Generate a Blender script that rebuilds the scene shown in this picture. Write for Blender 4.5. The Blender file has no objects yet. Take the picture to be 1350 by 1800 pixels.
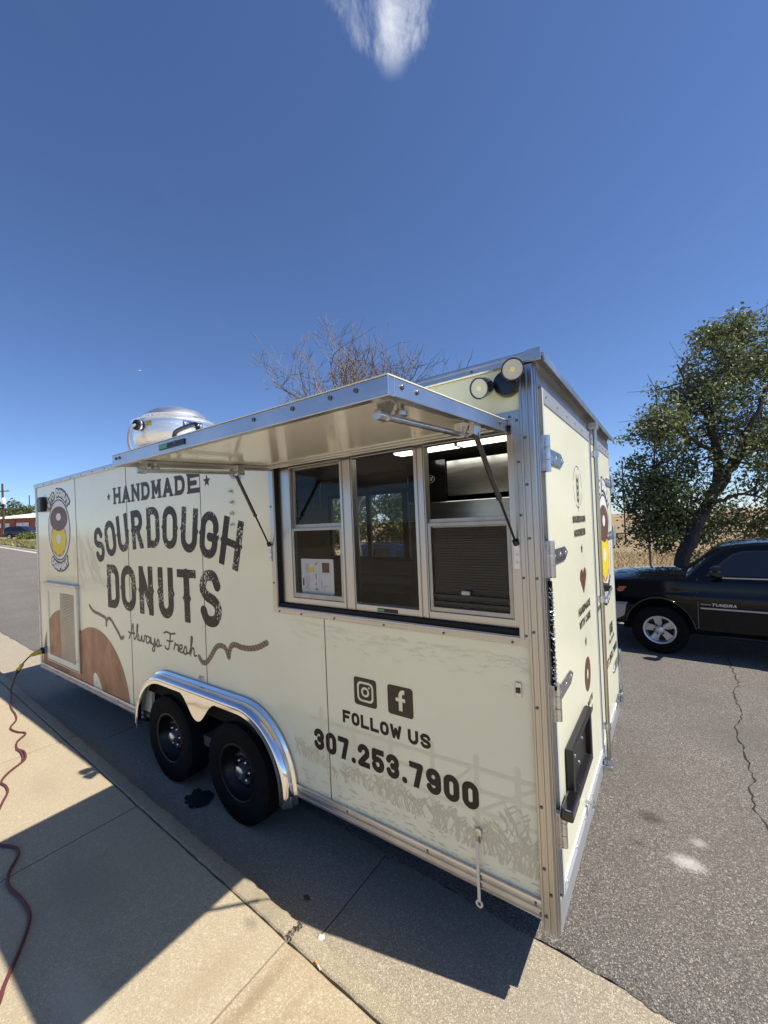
import bpy, math, random
import numpy as np
from mathutils import Vector, Matrix
R = math.radians
random.seed(7); rng = np.random.default_rng(7)
scene = bpy.context.scene
C = scene.collection

# ------------------------------------------------------------------ camera
GZ = 0.38                       # height of the trailer's lower rail above the gutter
cam_d = bpy.data.cameras.new('camera'); cam = bpy.data.objects.new('camera', cam_d); C.objects.link(cam)
CAM = Vector((0.4613, -1.8434, 1.7092 + GZ))
yaw, pit, rol = 0.6344, 0.0071, -0.0417
fw = Vector((-math.sin(yaw)*math.cos(pit), math.cos(yaw)*math.cos(pit), math.sin(pit)))
rt = Vector((math.cos(yaw), math.sin(yaw), 0)); up = rt.cross(fw)
r2 = rt*math.cos(rol) + up*math.sin(rol); u2 = -rt*math.sin(rol) + up*math.cos(rol)
cam.matrix_world = Matrix(((r2.x, u2.x, -fw.x, CAM.x), (r2.y, u2.y, -fw.y, CAM.y), (r2.z, u2.z, -fw.z, CAM.z), (0, 0, 0, 1)))
cam_d.sensor_fit = 'HORIZONTAL'; cam_d.sensor_width = 36; cam_d.lens = 36*728.98/1350
cam_d.shift_x = (675-643.6)/1350; cam_d.shift_y = (916.3-900)/1350
cam_d.clip_start = 0.05; cam_d.clip_end = 6000
scene.camera = cam

# ------------------------------------------------------------------ sky, sun, exposure
SUN = Vector((0.62, 0.155, 1.0)).normalized()
w = bpy.data.worlds.new('World'); scene.world = w; w.use_nodes = True
nt = w.node_tree; nt.nodes.clear()
def wn(t, **k):
    n = nt.nodes.new(t)
    for a, b in k.items(): setattr(n, a, b)
    return n
sky = wn('ShaderNodeTexSky', sky_type='NISHITA', sun_disc=False)
sky.sun_elevation = math.asin(SUN.z); sky.sun_rotation = math.atan2(SUN.x, SUN.y)
sky.altitude = 1800; sky.air_density = 1.0; sky.dust_density = 0.4; sky.ozone_density = 4.0
bg = wn('ShaderNodeBackground'); bg.inputs['Strength'].default_value = 0.095
out = wn('ShaderNodeOutputWorld')
# a high thin cloud layer: direction / height gives a position on the layer
tc = wn('ShaderNodeTexCoord'); sep = wn('ShaderNodeSeparateXYZ'); nt.links.new(tc.outputs['Generated'], sep.inputs[0])
def wm(op, a, b=None, clamp=False):
    n = wn('ShaderNodeMath', operation=op, use_clamp=clamp)
    for i, v in enumerate((a, b)):
        if v is None: continue
        if isinstance(v, (int, float)): n.inputs[i].default_value = v
        else: nt.links.new(v, n.inputs[i])
    return n.outputs[0]
zc = wm('MAXIMUM', sep.outputs['Z'], 0.02)
px = wm('DIVIDE', sep.outputs['X'], zc); py = wm('DIVIDE', sep.outputs['Y'], zc)
# cloud axis: along (a) away from the viewer, across (b)
ca, sa = math.cos(R(-31)), math.sin(R(-31))
al = wm('SUBTRACT', wm('MULTIPLY', py, math.cos(R(30))), wm('MULTIPLY', px, math.sin(R(30))))
ac = wm('ADD', wm('MULTIPLY', px, math.cos(R(30))), wm('MULTIPLY', py, math.sin(R(30))))
comb = wn('ShaderNodeCombineXYZ'); nt.links.new(wm('MULTIPLY', al, 0.75), comb.inputs[0]); nt.links.new(wm('MULTIPLY', ac, 1.5), comb.inputs[1])
def wnoise(scale, det, rough, dist=0.0, off=0.0):
    n = wn('ShaderNodeTexNoise'); n.inputs['Scale'].default_value = scale; n.inputs['Detail'].default_value = det
    n.inputs['Roughness'].default_value = rough; n.inputs['Distortion'].default_value = dist
    nt.links.new(comb.outputs[0], n.inputs['Vector']); return n.outputs['Fac']
n1 = wnoise(8.0, 10, 0.66, 0.35); n2 = wnoise(2.6, 3, 0.5)
def ramp(v, lo, hi):
    n = wn('ShaderNodeMapRange'); n.interpolation_type = 'SMOOTHSTEP'; n.clamp = True
    nt.links.new(v, n.inputs['Value']); n.inputs['From Min'].default_value = lo; n.inputs['From Max'].default_value = hi
    return n.outputs[0]
CL_A, CL_B = 0.895, 0.0          # far tip of the cloud (along) and its middle line (across)
da = wm('SUBTRACT', CL_A + 0.05, al)                       # 0 at the tip, grows towards overhead
half = wm('ADD', wm('MULTIPLY', wm('MAXIMUM', da, 0.0), 0.52), 0.022)
offx = wm('SUBTRACT', ac, CL_B)
dens = wm('SUBTRACT', 1.0, wm('DIVIDE', wm('ABSOLUTE', offx), half))
dens = wm('ADD', dens, wm('MULTIPLY', wm('SUBTRACT', n1, 0.50), 3.6))
mask = wm('MULTIPLY', ramp(dens, -0.1, 1.5), ramp(da, 0.0, 0.10))
mask = wm('MULTIPLY', mask, ramp(al, 0.15, 0.5))
mask = wm('MULTIPLY', mask, 0.92)
# faint wide veil (thin cirrus) over the whole layer
veil = wm('MULTIPLY', ramp(n2, 0.55, 0.90), 0.012)
tot = wm('MAXIMUM', mask, veil)
tint = wn('ShaderNodeMixRGB', blend_type='MULTIPLY'); tint.inputs[0].default_value = 1.0; tint.inputs[2].default_value = (0.92, 1.0, 1.18, 1); nt.links.new(sky.outputs[0], tint.inputs[1])
mix = wn('ShaderNodeMixRGB'); nt.links.new(tot, mix.inputs[0]); nt.links.new(tint.outputs[0], mix.inputs[1])
mix.inputs[2].default_value = (6.6, 6.9, 7.6, 1)
nt.links.new(mix.outputs[0], bg.inputs['Color']); nt.links.new(bg.outputs[0], out.inputs[0])

sd = bpy.data.lights.new('sun', 'SUN'); so = bpy.data.objects.new('sun', sd); C.objects.link(so)
sd.energy = 5.0; sd.angle = R(0.55); sd.color = (1.0, 0.935, 0.83)
so.rotation_euler = SUN.to_track_quat('Z', 'Y').to_euler(); so.location = (20, 5, 30)
vs = scene.view_settings
vs.view_transform = 'Standard'; vs.look = 'None'; vs.exposure = 0.44; vs.gamma = 1.0; vs.use_curve_mapping = False
scene.cycles.max_bounces = 10; scene.cycles.transparent_max_bounces = 16
scene.cycles.glossy_bounces = 5; scene.cycles.caustics_reflective = False

# ------------------------------------------------------------------ materials
MATS = {}
def nodes_of(name):
    m = bpy.data.materials.new(name); m.use_nodes = True
    MATS[name] = m
    return m, m.node_tree, m.node_tree.nodes['Principled BSDF']
def mat(name, col, rough=0.5, metal=0.0, coat=0.0, var=0.0, vscale=4.0, bump=0.0, bscale=60.0, spec=None, emis=None, es=0.0, stretch=None, rvar=0.0, col2=None, coatr=0.05):
    """Principled material with optional noise variation in colour, roughness and fine relief."""
    m, t, b = nodes_of(name)
    b.inputs['Base Color'].default_value = (*col, 1); b.inputs['Roughness'].default_value = rough; b.inputs['Metallic'].default_value = metal
    b.inputs['Coat Weight'].default_value = coat; b.inputs['Coat Roughness'].default_value = coatr
    if spec is not None: b.inputs['Specular IOR Level'].default_value = spec
    if emis: b.inputs['Emission Color'].default_value = (*emis, 1); b.inputs['Emission Strength'].default_value = es
    if var or bump or rvar or col2:
        tcn = t.nodes.new('ShaderNodeTexCoord'); src = tcn.outputs['Object']
        if stretch:
            mp = t.nodes.new('ShaderNodeMapping'); mp.inputs['Scale'].default_value = stretch
            t.links.new(src, mp.inputs[0]); src = mp.outputs[0]
        n = t.nodes.new('ShaderNodeTexNoise'); n.inputs['Scale'].default_value = vscale; n.inputs['Detail'].default_value = 6; n.inputs['Roughness'].default_value = 0.6
        t.links.new(src, n.inputs['Vector'])
        if var or col2:
            rp = t.nodes.new('ShaderNodeValToRGB'); rp.color_ramp.elements[0].position = 0.3; rp.color_ramp.elements[1].position = 0.7
            c2 = col2 if col2 else tuple(min(1, c*(1+var)) for c in col); c1 = col if col2 else tuple(c*(1-var) for c in col)
            rp.color_ramp.elements[0].color = (*c1, 1); rp.color_ramp.elements[1].color = (*c2, 1)
            t.links.new(n.outputs['Fac'], rp.inputs[0]); t.links.new(rp.outputs[0], b.inputs['Base Color'])
        if rvar:
            mr = t.nodes.new('ShaderNodeMapRange'); mr.inputs['To Min'].default_value = max(0.02, rough-rvar); mr.inputs['To Max'].default_value = rough+rvar
            t.links.new(n.outputs['Fac'], mr.inputs['Value']); t.links.new(mr.outputs[0], b.inputs['Roughness'])
        if bump:
            n2_ = t.nodes.new('ShaderNodeTexNoise'); n2_.inputs['Scale'].default_value = bscale; n2_.inputs['Detail'].default_value = 4
            t.links.new(src, n2_.inputs['Vector'])
            bp = t.nodes.new('ShaderNodeBump'); bp.inputs['Strength'].default_value = 0.6; bp.inputs['Distance'].default_value = bump
            t.links.new(n2_.outputs['Fac'], bp.inputs['Height']); t.links.new(bp.outputs[0], b.inputs['Normal'])
    return m
CREAM = (0.82, 0.81, 0.60)
mat('wrap', CREAM, 0.26, coat=0.5, var=0.04, vscale=1.3, bump=0.009, bscale=1.3, coatr=0.06)
mat('wrap_rear', (0.78, 0.77, 0.585), 0.33, coat=0.2, var=0.03, vscale=2.5, bump=0.004, bscale=4.0, coatr=0.1)
mat('alum', (0.58, 0.58, 0.585), 0.33, 1.0, var=0.12, vscale=5, stretch=(1, 1, 1), rvar=0.10, bump=0.0006, bscale=90)
mat('alum_streak', (0.46, 0.46, 0.465), 0.30, 1.0, var=0.10, vscale=9, stretch=(30, 30, .35), rvar=0.08)
mat('alum_bright', (0.84, 0.84, 0.86), 0.10, 1.0, var=0.05, vscale=3, rvar=0.05)
mat('alum_roof', (0.8, 0.8, 0.8), 0.35, 0.9, var=0.1, vscale=2)
mat('zinc', (0.60, 0.62, 0.65), 0.30, 1.0, var=0.18, vscale=30, rvar=0.1)
mat('brass_bar', (0.52, 0.50, 0.42), 0.28, 1.0, var=0.1, vscale=8, rvar=0.1)
mat('steel', (0.50, 0.50, 0.49), 0.22, 1.0, var=0.10, vscale=3, stretch=(1, 1, 12), rvar=0.08)
mat('fan_alum', (0.88, 0.88, 0.89), 0.36, 1.0, var=0.08, vscale=4, stretch=(1, 1, 5), rvar=0.10, bump=0.003, bscale=7)
mat('screw', (0.16, 0.155, 0.15), 0.4, 0.8)
mat('rubber', (0.0085, 0.0085, 0.0085), 0.8, spec=0.10, var=0.3, vscale=20)
mat('black_plastic', (0.012, 0.012, 0.013), 0.38, var=0.2, vscale=12)
mat('black_gloss', (0.008, 0.008, 0.009), 0.12, coat=0.5)
mat('black_steel', (0.007, 0.007, 0.007), 0.35, spec=0.35)
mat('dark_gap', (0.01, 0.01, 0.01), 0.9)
mat('white_panel', (0.86, 0.84, 0.79), 0.16, coat=0.5, var=0.03, vscale=2, coatr=0.04)
mat('grey_trim', (0.36, 0.38, 0.40), 0.4, 0.3, var=0.08)
mat('white_trim', (0.62, 0.66, 0.70), 0.35, 0.2, var=0.05)
mat('inner_wall', (0.22, 0.225, 0.22), 0.5, var=0.05)
mat('inner_floor', (0.10, 0.10, 0.10), 0.6, var=0.2)
mat('ceiling', (0.25, 0.25, 0.25), 0.5)
mat('undercarriage', (0.008, 0.008, 0.008), 0.8, spec=0.2)
mat('ink', (0.022, 0.017, 0.013), 0.42, spec=0.3)
mat('ink_brown', (0.060, 0.045, 0.030), 0.42, spec=0.3)
mat('ink_soft', (0.115, 0.095, 0.070), 0.42, spec=0.3)
mat('ink_white', (0.74, 0.74, 0.74), 0.42, spec=0.3)
mat('ink_yellow', (0.80, 0.62, 0.03), 0.42, spec=0.3, var=0.06, vscale=20)
mat('ink_choc', (0.13, 0.060, 0.034), 0.42, spec=0.3, var=0.3, vscale=9)
mat('ink_tan', (0.50, 0.27, 0.10), 0.42, spec=0.3)
mat('ink_grass', (0.62, 0.58, 0.405), 0.42, spec=0.3, var=0.06)
mat('ink_fence', (0.735, 0.705, 0.515), 0.42, spec=0.3)
mat('ink_rope', (0.30, 0.21, 0.13), 0.42, spec=0.3, var=0.15, vscale=30)
mat('ink_dough', (0.27, 0.125, 0.060), 0.42, spec=0.3, vscale=3.2, col2=(0.56, 0.285, 0.155), stretch=(1.6, 1, 1.0))
mat('ink_dough_dark', (0.16, 0.070, 0.035), 0.42, spec=0.3, vscale=3.2, col2=(0.42, 0.20, 0.10), stretch=(1.6, 1, 1.0))
mat('lens_white', (0.52, 0.52, 0.50), 0.25, coat=0.5)
mat('lens_amber', (0.70, 0.14, 0.015), 0.15, coat=0.6)
mat('lens_red', (0.55, 0.03, 0.015), 0.15, coat=0.6)
mat('lens_chip', (0.85, 0.75, 0.30), 0.4)
mat('lamp_on', (0.9, 0.9, 0.85), 0.4, emis=(1.0, 0.95, 0.82), es=2.6)
mat('paper', (0.72, 0.72, 0.76), 0.7)
mat('paper_grey', (0.40, 0.41, 0.45), 0.7)
mat('print_red', (0.45, 0.08, 0.06), 0.6)
mat('label_blue', (0.03, 0.07, 0.28), 0.35)
mat('label_green', (0.10, 0.32, 0.14), 0.4)
mat('plug_yellow', (0.62, 0.42, 0.03), 0.45, var=0.15, vscale=30)
mat('cord_red', (0.13, 0.035, 0.035), 0.55, var=0.2, vscale=15)
mat('paint_black', (0.003, 0.0035, 0.006), 0.07, spec=0.30)
mat('paint_navy', (0.016, 0.022, 0.045), 0.22, coat=0.6, coatr=0.04)
mat('paint_dark', (0.010, 0.011, 0.014), 0.2, coat=0.7, coatr=0.04)
mat('glass_dark', (0.008, 0.010, 0.014), 0.04, coat=0.2, spec=0.6)
mat('chrome', (0.72, 0.72, 0.74), 0.08, 1.0)
mat('bumper_silver', (0.46, 0.44, 0.41), 0.35, 0.3)
mat('alum_dull', (0.34, 0.34, 0.335), 0.38, 1.0, var=0.15, vscale=12, rvar=0.1)
mat('alloy', (0.66, 0.66, 0.68), 0.30, 0.75, var=0.05)
mat('alloy_hole', (0.01, 0.01, 0.01), 0.6)
mat('badge_silver', (0.55, 0.55, 0.57), 0.35, 0.6)
mat('brick', (0.34, 0.13, 0.09), 0.85, var=0.25, vscale=8)
mat('roof_white', (0.80, 0.80, 0.79), 0.6)
mat('window_white', (0.78, 0.78, 0.78), 0.5)
mat('pole_wood', (0.075, 0.045, 0.030), 0.9, var=0.3, vscale=10)
mat('fence_wire', (0.24, 0.23, 0.21), 0.5, 0.6)
mat('bark', (0.075, 0.060, 0.048), 0.95, var=0.45, vscale=14, bump=0.03, bscale=22, stretch=(1, 1, .3))
mat('bark_grey', (0.185, 0.15, 0.125), 0.9, var=0.3, vscale=10)
mat('butt_paper', (0.70, 0.62, 0.50), 0.8)
mat('butt_filter', (0.62, 0.30, 0.07), 0.8)
mat('pebble', (0.60, 0.55, 0.48), 0.9, var=0.2, vscale=60)
mat('rag', (0.010, 0.010, 0.012), 0.9, var=0.4, vscale=40)
mat('rock', (0.20, 0.17, 0.135), 0.95, var=0.35, vscale=8, bump=0.03, bscale=14)
mat('white_craft', (0.8, 0.8, 0.8), 0.4)
mat('crack', (0.022, 0.020, 0.018), 1.0)

def leaf_mat(name, c1, c2):
    m, t, b = nodes_of(name)
    g = t.nodes.new('ShaderNodeNewGeometry'); rp = t.nodes.new('ShaderNodeValToRGB')
    rp.color_ramp.elements[0].color = (*c1, 1); rp.color_ramp.elements[1].color = (*c2, 1)
    t.links.new(g.outputs['Random Per Island'], rp.inputs[0]); t.links.new(rp.outputs[0], b.inputs['Base Color'])
    b.inputs['Roughness'].default_value = 0.5
    tr = t.nodes.new('ShaderNodeBsdfTranslucent'); mx = t.nodes.new('ShaderNodeMixShader'); mx.inputs[0].default_value = 0.28
    t.links.new(rp.outputs[0], tr.inputs[0]); t.links.new(b.outputs[0], mx.inputs[1]); t.links.new(tr.outputs[0], mx.inputs[2])
    t.links.new(mx.outputs[0], t.nodes['Material Output'].inputs[0])
leaf_mat('leaf', (0.075, 0.105, 0.032), (0.25, 0.285, 0.11))
leaf_mat('leaf_far', (0.060, 0.085, 0.026), (0.17, 0.20, 0.075))
leaf_mat('weed_leaf', (0.10, 0.14, 0.03), (0.24, 0.25, 0.08))
leaf_mat('straw', (0.40, 0.30, 0.13), (0.58, 0.47, 0.24))

def glass_mat(name, tint, refl=0.9):
    m, t, b = nodes_of(name)
    gl = t.nodes.new('ShaderNodeBsdfGlossy'); gl.inputs['Roughness'].default_value = 0.01; gl.inputs['Color'].default_value = (refl, refl, refl, 1)
    tp = t.nodes.new('ShaderNodeBsdfTransparent'); tp.inputs['Color'].default_value = (*tint, 1)
    fr = t.nodes.new('ShaderNodeFresnel'); ge = t.nodes.new('ShaderNodeNewGeometry'); mr_ = t.nodes.new('ShaderNodeMapRange')
    mr_.inputs['To Min'].default_value = 1.5; mr_.inputs['To Max'].default_value = 1/1.5       # same outer reflection on both faces of the thin pane
    t.links.new(ge.outputs['Backfacing'], mr_.inputs['Value']); t.links.new(mr_.outputs[0], fr.inputs['IOR'])
    mx = t.nodes.new('ShaderNodeMixShader')
    t.links.new(fr.outputs[0], mx.inputs[0]); t.links.new(tp.outputs[0], mx.inputs[1]); t.links.new(gl.outputs[0], mx.inputs[2])
    t.links.new(mx.outputs[0], t.nodes['Material Output'].inputs[0])
glass_mat('glass', (0.945, 0.955, 0.95), 0.28)

def screen_mat():
    m, t, b = nodes_of('insect_screen')
    b.inputs['Base Color'].default_value = (0.007, 0.007, 0.008, 1); b.inputs['Roughness'].default_value = 0.5
    tp = t.nodes.new('ShaderNodeBsdfTransparent'); mx = t.nodes.new('ShaderNodeMixShader'); mx.inputs[0].default_value = 0.45
    t.links.new(tp.outputs[0], mx.inputs[2]); t.links.new(b.outputs[0], mx.inputs[1]); t.links.new(mx.outputs[0], t.nodes['Material Output'].inputs[0])
screen_mat()

def distressed():
    """worn print: black-brown ink with small chips where the wrap colour shows"""
    m, t, b = nodes_of('ink_worn')
    tcn = t.nodes.new('ShaderNodeTexCoord')
    a = t.nodes.new('ShaderNodeTexNoise'); a.inputs['Scale'].default_value = 46; a.inputs['Detail'].default_value = 5; a.inputs['Roughness'].default_value = 0.65
    c = t.nodes.new('ShaderNodeTexNoise'); c.inputs['Scale'].default_value = 4.2; c.inputs['Detail'].default_value = 2
    t.links.new(tcn.outputs['Object'], a.inputs[0]); t.links.new(tcn.outputs['Object'], c.inputs[0])
    ad = t.nodes.new('ShaderNodeMath'); ad.operation = 'MULTIPLY_ADD'; t.links.new(c.outputs['Fac'], ad.inputs[0]); ad.inputs[1].default_value = 0.55
    t.links.new(a.outputs['Fac'], ad.inputs[2])
    rp = t.nodes.new('ShaderNodeValToRGB'); rp.color_ramp.elements[0].position = 0.895; rp.color_ramp.elements[1].position = 0.925
    rp.color_ramp.elements[0].color = (0.024, 0.017, 0.013, 1); rp.color_ramp.elements[1].color = (0.60, 0.60, 0.46, 1)
    t.links.new(ad.outputs[0], rp.inputs[0]); t.links.new(rp.outputs[0], b.inputs['Base Color'])
    b.inputs['Roughness'].default_value = 0.42; b.inputs['Specular IOR Level'].default_value = 0.3
distressed()

def ground_mat(name, base, spk_dark, spk_light, scale, stain=None, stain_s=0.7, bumpd=0.004, rough=0.9, chip=0.55):
    """stony surface: fine grains of two colours over a base with broad stains and grain relief"""
    m, t, b = nodes_of(name)
    tcn = t.nodes.new('ShaderNodeTexCoord'); src = tcn.outputs['Object']
    def noise(s, d, r=0.6):
        n = t.nodes.new('ShaderNodeTexNoise'); n.inputs['Scale'].default_value = s; n.inputs['Detail'].default_value = d; n.inputs['Roughness'].default_value = r
        t.links.new(src, n.inputs[0]); return n.outputs['Fac']
    def mixc(f, a_, c_):
        n = t.nodes.new('ShaderNodeMixRGB'); t.links.new(f, n.inputs[0])
        for i, v in ((1, a_), (2, c_)):
            if isinstance(v, tuple): n.inputs[i].default_value = (*v, 1)
            else: t.links.new(v, n.inputs[i])
        return n.outputs[0]
    def rmp(v, lo, hi, top=1.0):
        n = t.nodes.new('ShaderNodeMapRange'); n.clamp = True; t.links.new(v, n.inputs['Value'])
        n.inputs['From Min'].default_value = lo; n.inputs['From Max'].default_value = hi; n.inputs['To Max'].default_value = top; return n.outputs[0]
    vo = t.nodes.new('ShaderNodeTexVoronoi'); vo.inputs['Scale'].default_value = scale; t.links.new(src, vo.inputs['Vector'])
    sp = t.nodes.new('ShaderNodeSeparateColor'); t.links.new(vo.outputs['Color'], sp.inputs[0])
    col = mixc(rmp(sp.outputs[0], 0.35, 0.75), spk_dark, base)
    col = mixc(rmp(sp.outputs[1], 0.86, 0.97), col, spk_light)
    vo2 = t.nodes.new('ShaderNodeTexVoronoi'); vo2.inputs['Scale'].default_value = scale*0.42; t.links.new(src, vo2.inputs['Vector'])
    sp2 = t.nodes.new('ShaderNodeSeparateColor'); t.links.new(vo2.outputs['Color'], sp2.inputs[0])
    col = mixc(rmp(sp2.outputs[2], 0.955, 0.985, 0.55), col, spk_light)
    vo3 = t.nodes.new('ShaderNodeTexVoronoi'); vo3.inputs['Scale'].default_value = scale*0.30; t.links.new(src, vo3.inputs['Vector'])
    sp3 = t.nodes.new('ShaderNodeSeparateColor'); t.links.new(vo3.outputs['Color'], sp3.inputs[0])
    dm = t.nodes.new('ShaderNodeMath'); dm.operation = 'MULTIPLY_ADD'; t.links.new(sp3.outputs[0], dm.inputs[0]); dm.inputs[1].default_value = 0.34; dm.inputs[2].default_value = -0.06
    ds = t.nodes.new('ShaderNodeMath'); ds.operation = 'SUBTRACT'; t.links.new(dm.outputs[0], ds.inputs[0]); t.links.new(vo3.outputs['Distance'], ds.inputs[1])
    col = mixc(rmp(ds.outputs[0], 0.0, 0.10, chip), col, spk_light)
    dk = t.nodes.new('ShaderNodeMath'); dk.operation = 'MULTIPLY_ADD'; t.links.new(sp3.outputs[1], dk.inputs[0]); dk.inputs[1].default_value = 0.40; dk.inputs[2].default_value = -0.18
    d2 = t.nodes.new('ShaderNodeMath'); d2.operation = 'SUBTRACT'; t.links.new(dk.outputs[0], d2.inputs[0]); t.links.new(vo3.outputs['Distance'], d2.inputs[1])
    col = mixc(rmp(d2.outputs[0], 0.0, 0.08, chip*1.2), col, tuple(c*0.55 for c in spk_dark))
    n_l = noise(stain_s, 6)
    col = mixc(rmp(n_l, 0.42, 0.70, 0.55), col, stain if stain else tuple(c*0.72 for c in base))
    n_m = noise(stain_s*6, 5)
    col = mixc(rmp(n_m, 0.55, 0.75, 0.30), col, tuple(c*0.7 for c in base))
    t.links.new(col, b.inputs['Base Color']); b.inputs['Roughness'].default_value = rough; b.inputs['Specular IOR Level'].default_value = 0.3
    bp = t.nodes.new('ShaderNodeBump'); bp.inputs['Strength'].default_value = 1.0; bp.inputs['Distance'].default_value = bumpd
    t.links.new(vo.outputs['Distance'], bp.inputs['Height']); bp.invert = True
    bp2 = t.nodes.new('ShaderNodeBump'); bp2.inputs['Strength'].default_value = 0.6; bp2.inputs['Distance'].default_value = bumpd*1.5
    t.links.new(noise(scale*0.25, 5), bp2.inputs['Height']); t.links.new(bp.outputs[0], bp2.inputs['Normal']); t.links.new(bp2.outputs[0], b.inputs['Normal'])
    return m, t, b, col, mixc, rmp, src, noise
ASP = ground_mat('asphalt', (0.205, 0.187, 0.165), (0.095, 0.085, 0.074), (0.42, 0.39, 0.34), 210, stain=(0.115, 0.103, 0.092), bumpd=0.004)
def spot(gm, pts):
    """stains with a shape of their own: (x, y, rx, ry, colour, strength)"""
    m, t, b, col, mixc, rmp, src, noise = gm
    for (x, y, rx, ry, c, k) in pts:
        mp = t.nodes.new('ShaderNodeMapping'); mp.vector_type = 'TEXTURE'; mp.inputs['Location'].default_value = (x, y, 0); mp.inputs['Scale'].default_value = (rx, ry, 50)
        t.links.new(src, mp.inputs[0])
        ln = t.nodes.new('ShaderNodeVectorMath'); ln.operation = 'LENGTH'; t.links.new(mp.outputs[0], ln.inputs[0])
        a = t.nodes.new('ShaderNodeMath'); a.operation = 'MULTIPLY_ADD'; t.links.new(noise(55, 8, 0.85), a.inputs[0]); a.inputs[1].default_value = 2.6; t.links.new(ln.outputs['Value'], a.inputs[2])
        f = t.nodes.new('ShaderNodeMapRange'); f.clamp = True; t.links.new(a.outputs[0], f.inputs['Value'])
        f.inputs['From Min'].default_value = 2.20; f.inputs['From Max'].default_value = 1.5; f.inputs['To Max'].default_value = k
        col = mixc(f.outputs[0], col, c)
    t.links.new(col, b.inputs['Base Color'])
spot(ASP, [(0.27, 1.52, 0.11, 0.09, (0.05, 0.045, 0.04), .8), (0.46, 1.20, 0.12, 0.085, (0.52, 0.49, 0.45), .85), (0.52, 1.42, .06, .06, (0.45, .42, .38), .6),
           (0.22, 1.22, .05, .04, (.06, .055, .05), .7), (0.9, 3.2, .5, .6, (.12, .11, .10), .5)])
CON = ground_mat('concrete', (0.45, 0.38, 0.262), (0.375, 0.305, 0.20), (0.55, 0.485, 0.355), 240, stain=(0.385, 0.32, 0.22), stain_s=0.9, bumpd=0.0012, chip=.22)
spot(CON, [(-2.3, -.95, .5, .22, (.30, .25, .17), .5), (-3.6, -.75, .35, .14, (.34, .28, .19), .45), (-1.30, -.56, .07, .04, (.22, .19, .14), .7), (-1.6, -1.2, .4, .12, (.55, .48, .35), .5), (-4.6, -.62, .3, .12, (.33, .27, .18), .5), (-1.25, -.8, .10, .30, (.34, .265, .165), .5)])
CONB = ground_mat('concrete_brown', (0.47, 0.385, 0.26), (0.38, 0.30, 0.19), (0.60, 0.52, 0.38), 240, stain=(0.36, 0.265, 0.15), stain_s=2.2, bumpd=0.0012, chip=.25)
spot(CONB, [(-1.02, -.75, .05, .34, (.26, .19, .115), .6), (-.86, -.80, .04, .36, (.30, .225, .14), .5), (-.6, -.66, .25, .06, (.30, .22, .13), .5)])
CONK = ground_mat('concrete_kerb', (0.47, 0.40, 0.275), (0.35, 0.29, 0.19), (0.63, 0.57, 0.45), 300, stain=(0.31, 0.26, 0.18), stain_s=3.0, bumpd=0.003)
CONG = ground_mat('concrete_gutter', (0.40, 0.345, 0.255), (0.27, 0.23, 0.165), (0.60, 0.54, 0.44), 240, stain=(0.33, 0.285, 0.225), stain_s=1.2, bumpd=0.0025)
ground_mat('joint_dirt', (0.10, 0.085, 0.065), (0.05, 0.045, 0.035), (0.22, 0.19, 0.15), 200, bumpd=0.004)
ground_mat('field', (0.36, 0.255, 0.145), (0.24, 0.165, 0.09), (0.46, 0.36, 0.22), 14, stain=(0.27, 0.21, 0.10), stain_s=0.12, bumpd=0.03, rough=1.0)
ground_mat('verge', (0.42, 0.33, 0.18), (0.25, 0.22, 0.10), (0.55, 0.47, 0.32), 20, stain=(0.24, 0.24, 0.09), stain_s=0.3, bumpd=0.03, rough=1.0)
ground_mat('far_concrete', (0.55, 0.51, 0.44), (0.45, 0.42, 0.36), (0.6, 0.57, 0.5), 30)

# ------------------------------------------------------------------ mesh helpers
OFF = {}
def mk(name, verts, faces, m, parent=None, smooth=None, bevel=0.0, kind=None, label=None, solid=0.0):
    me = bpy.data.meshes.new(name); me.from_pydata([tuple(map(float, v)) for v in verts], [], faces); me.validate(); me.update()
    if m: me.materials.append(MATS[m])
    if smooth is not None:
        me.polygons.foreach_set('use_smooth', [True]*len(me.polygons))
        if smooth < 180: me.set_sharp_from_angle(angle=R(smooth))
    o = bpy.data.objects.new(name, me); C.objects.link(o)
    if parent:
        o.parent = parent; o.location = -OFF.get(parent.name, Vector((0, 0, 0)))
    if bevel:
        b = o.modifiers.new('bevel', 'BEVEL'); b.width = bevel; b.segments = 2; b.limit_method = 'ANGLE'; b.angle_limit = R(40); b.harden_normals = False
    if kind: o['kind'] = kind
    if label: o['label'] = label
    return o
def thing(name, label, cat, loc=(0, 0, 0), group=None, keep=True):
    o = bpy.data.objects.new(name, None); C.objects.link(o); o.empty_display_size = 0.2
    if keep: o.location = loc; OFF[o.name] = Vector(loc)
    o['label'] = label; o['category'] = cat
    if group: o['group'] = group
    return o
def tag(o, label, cat, group=None):
    o['label'] = label; o['category'] = cat
    if group: o['group'] = group
    return o
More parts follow.
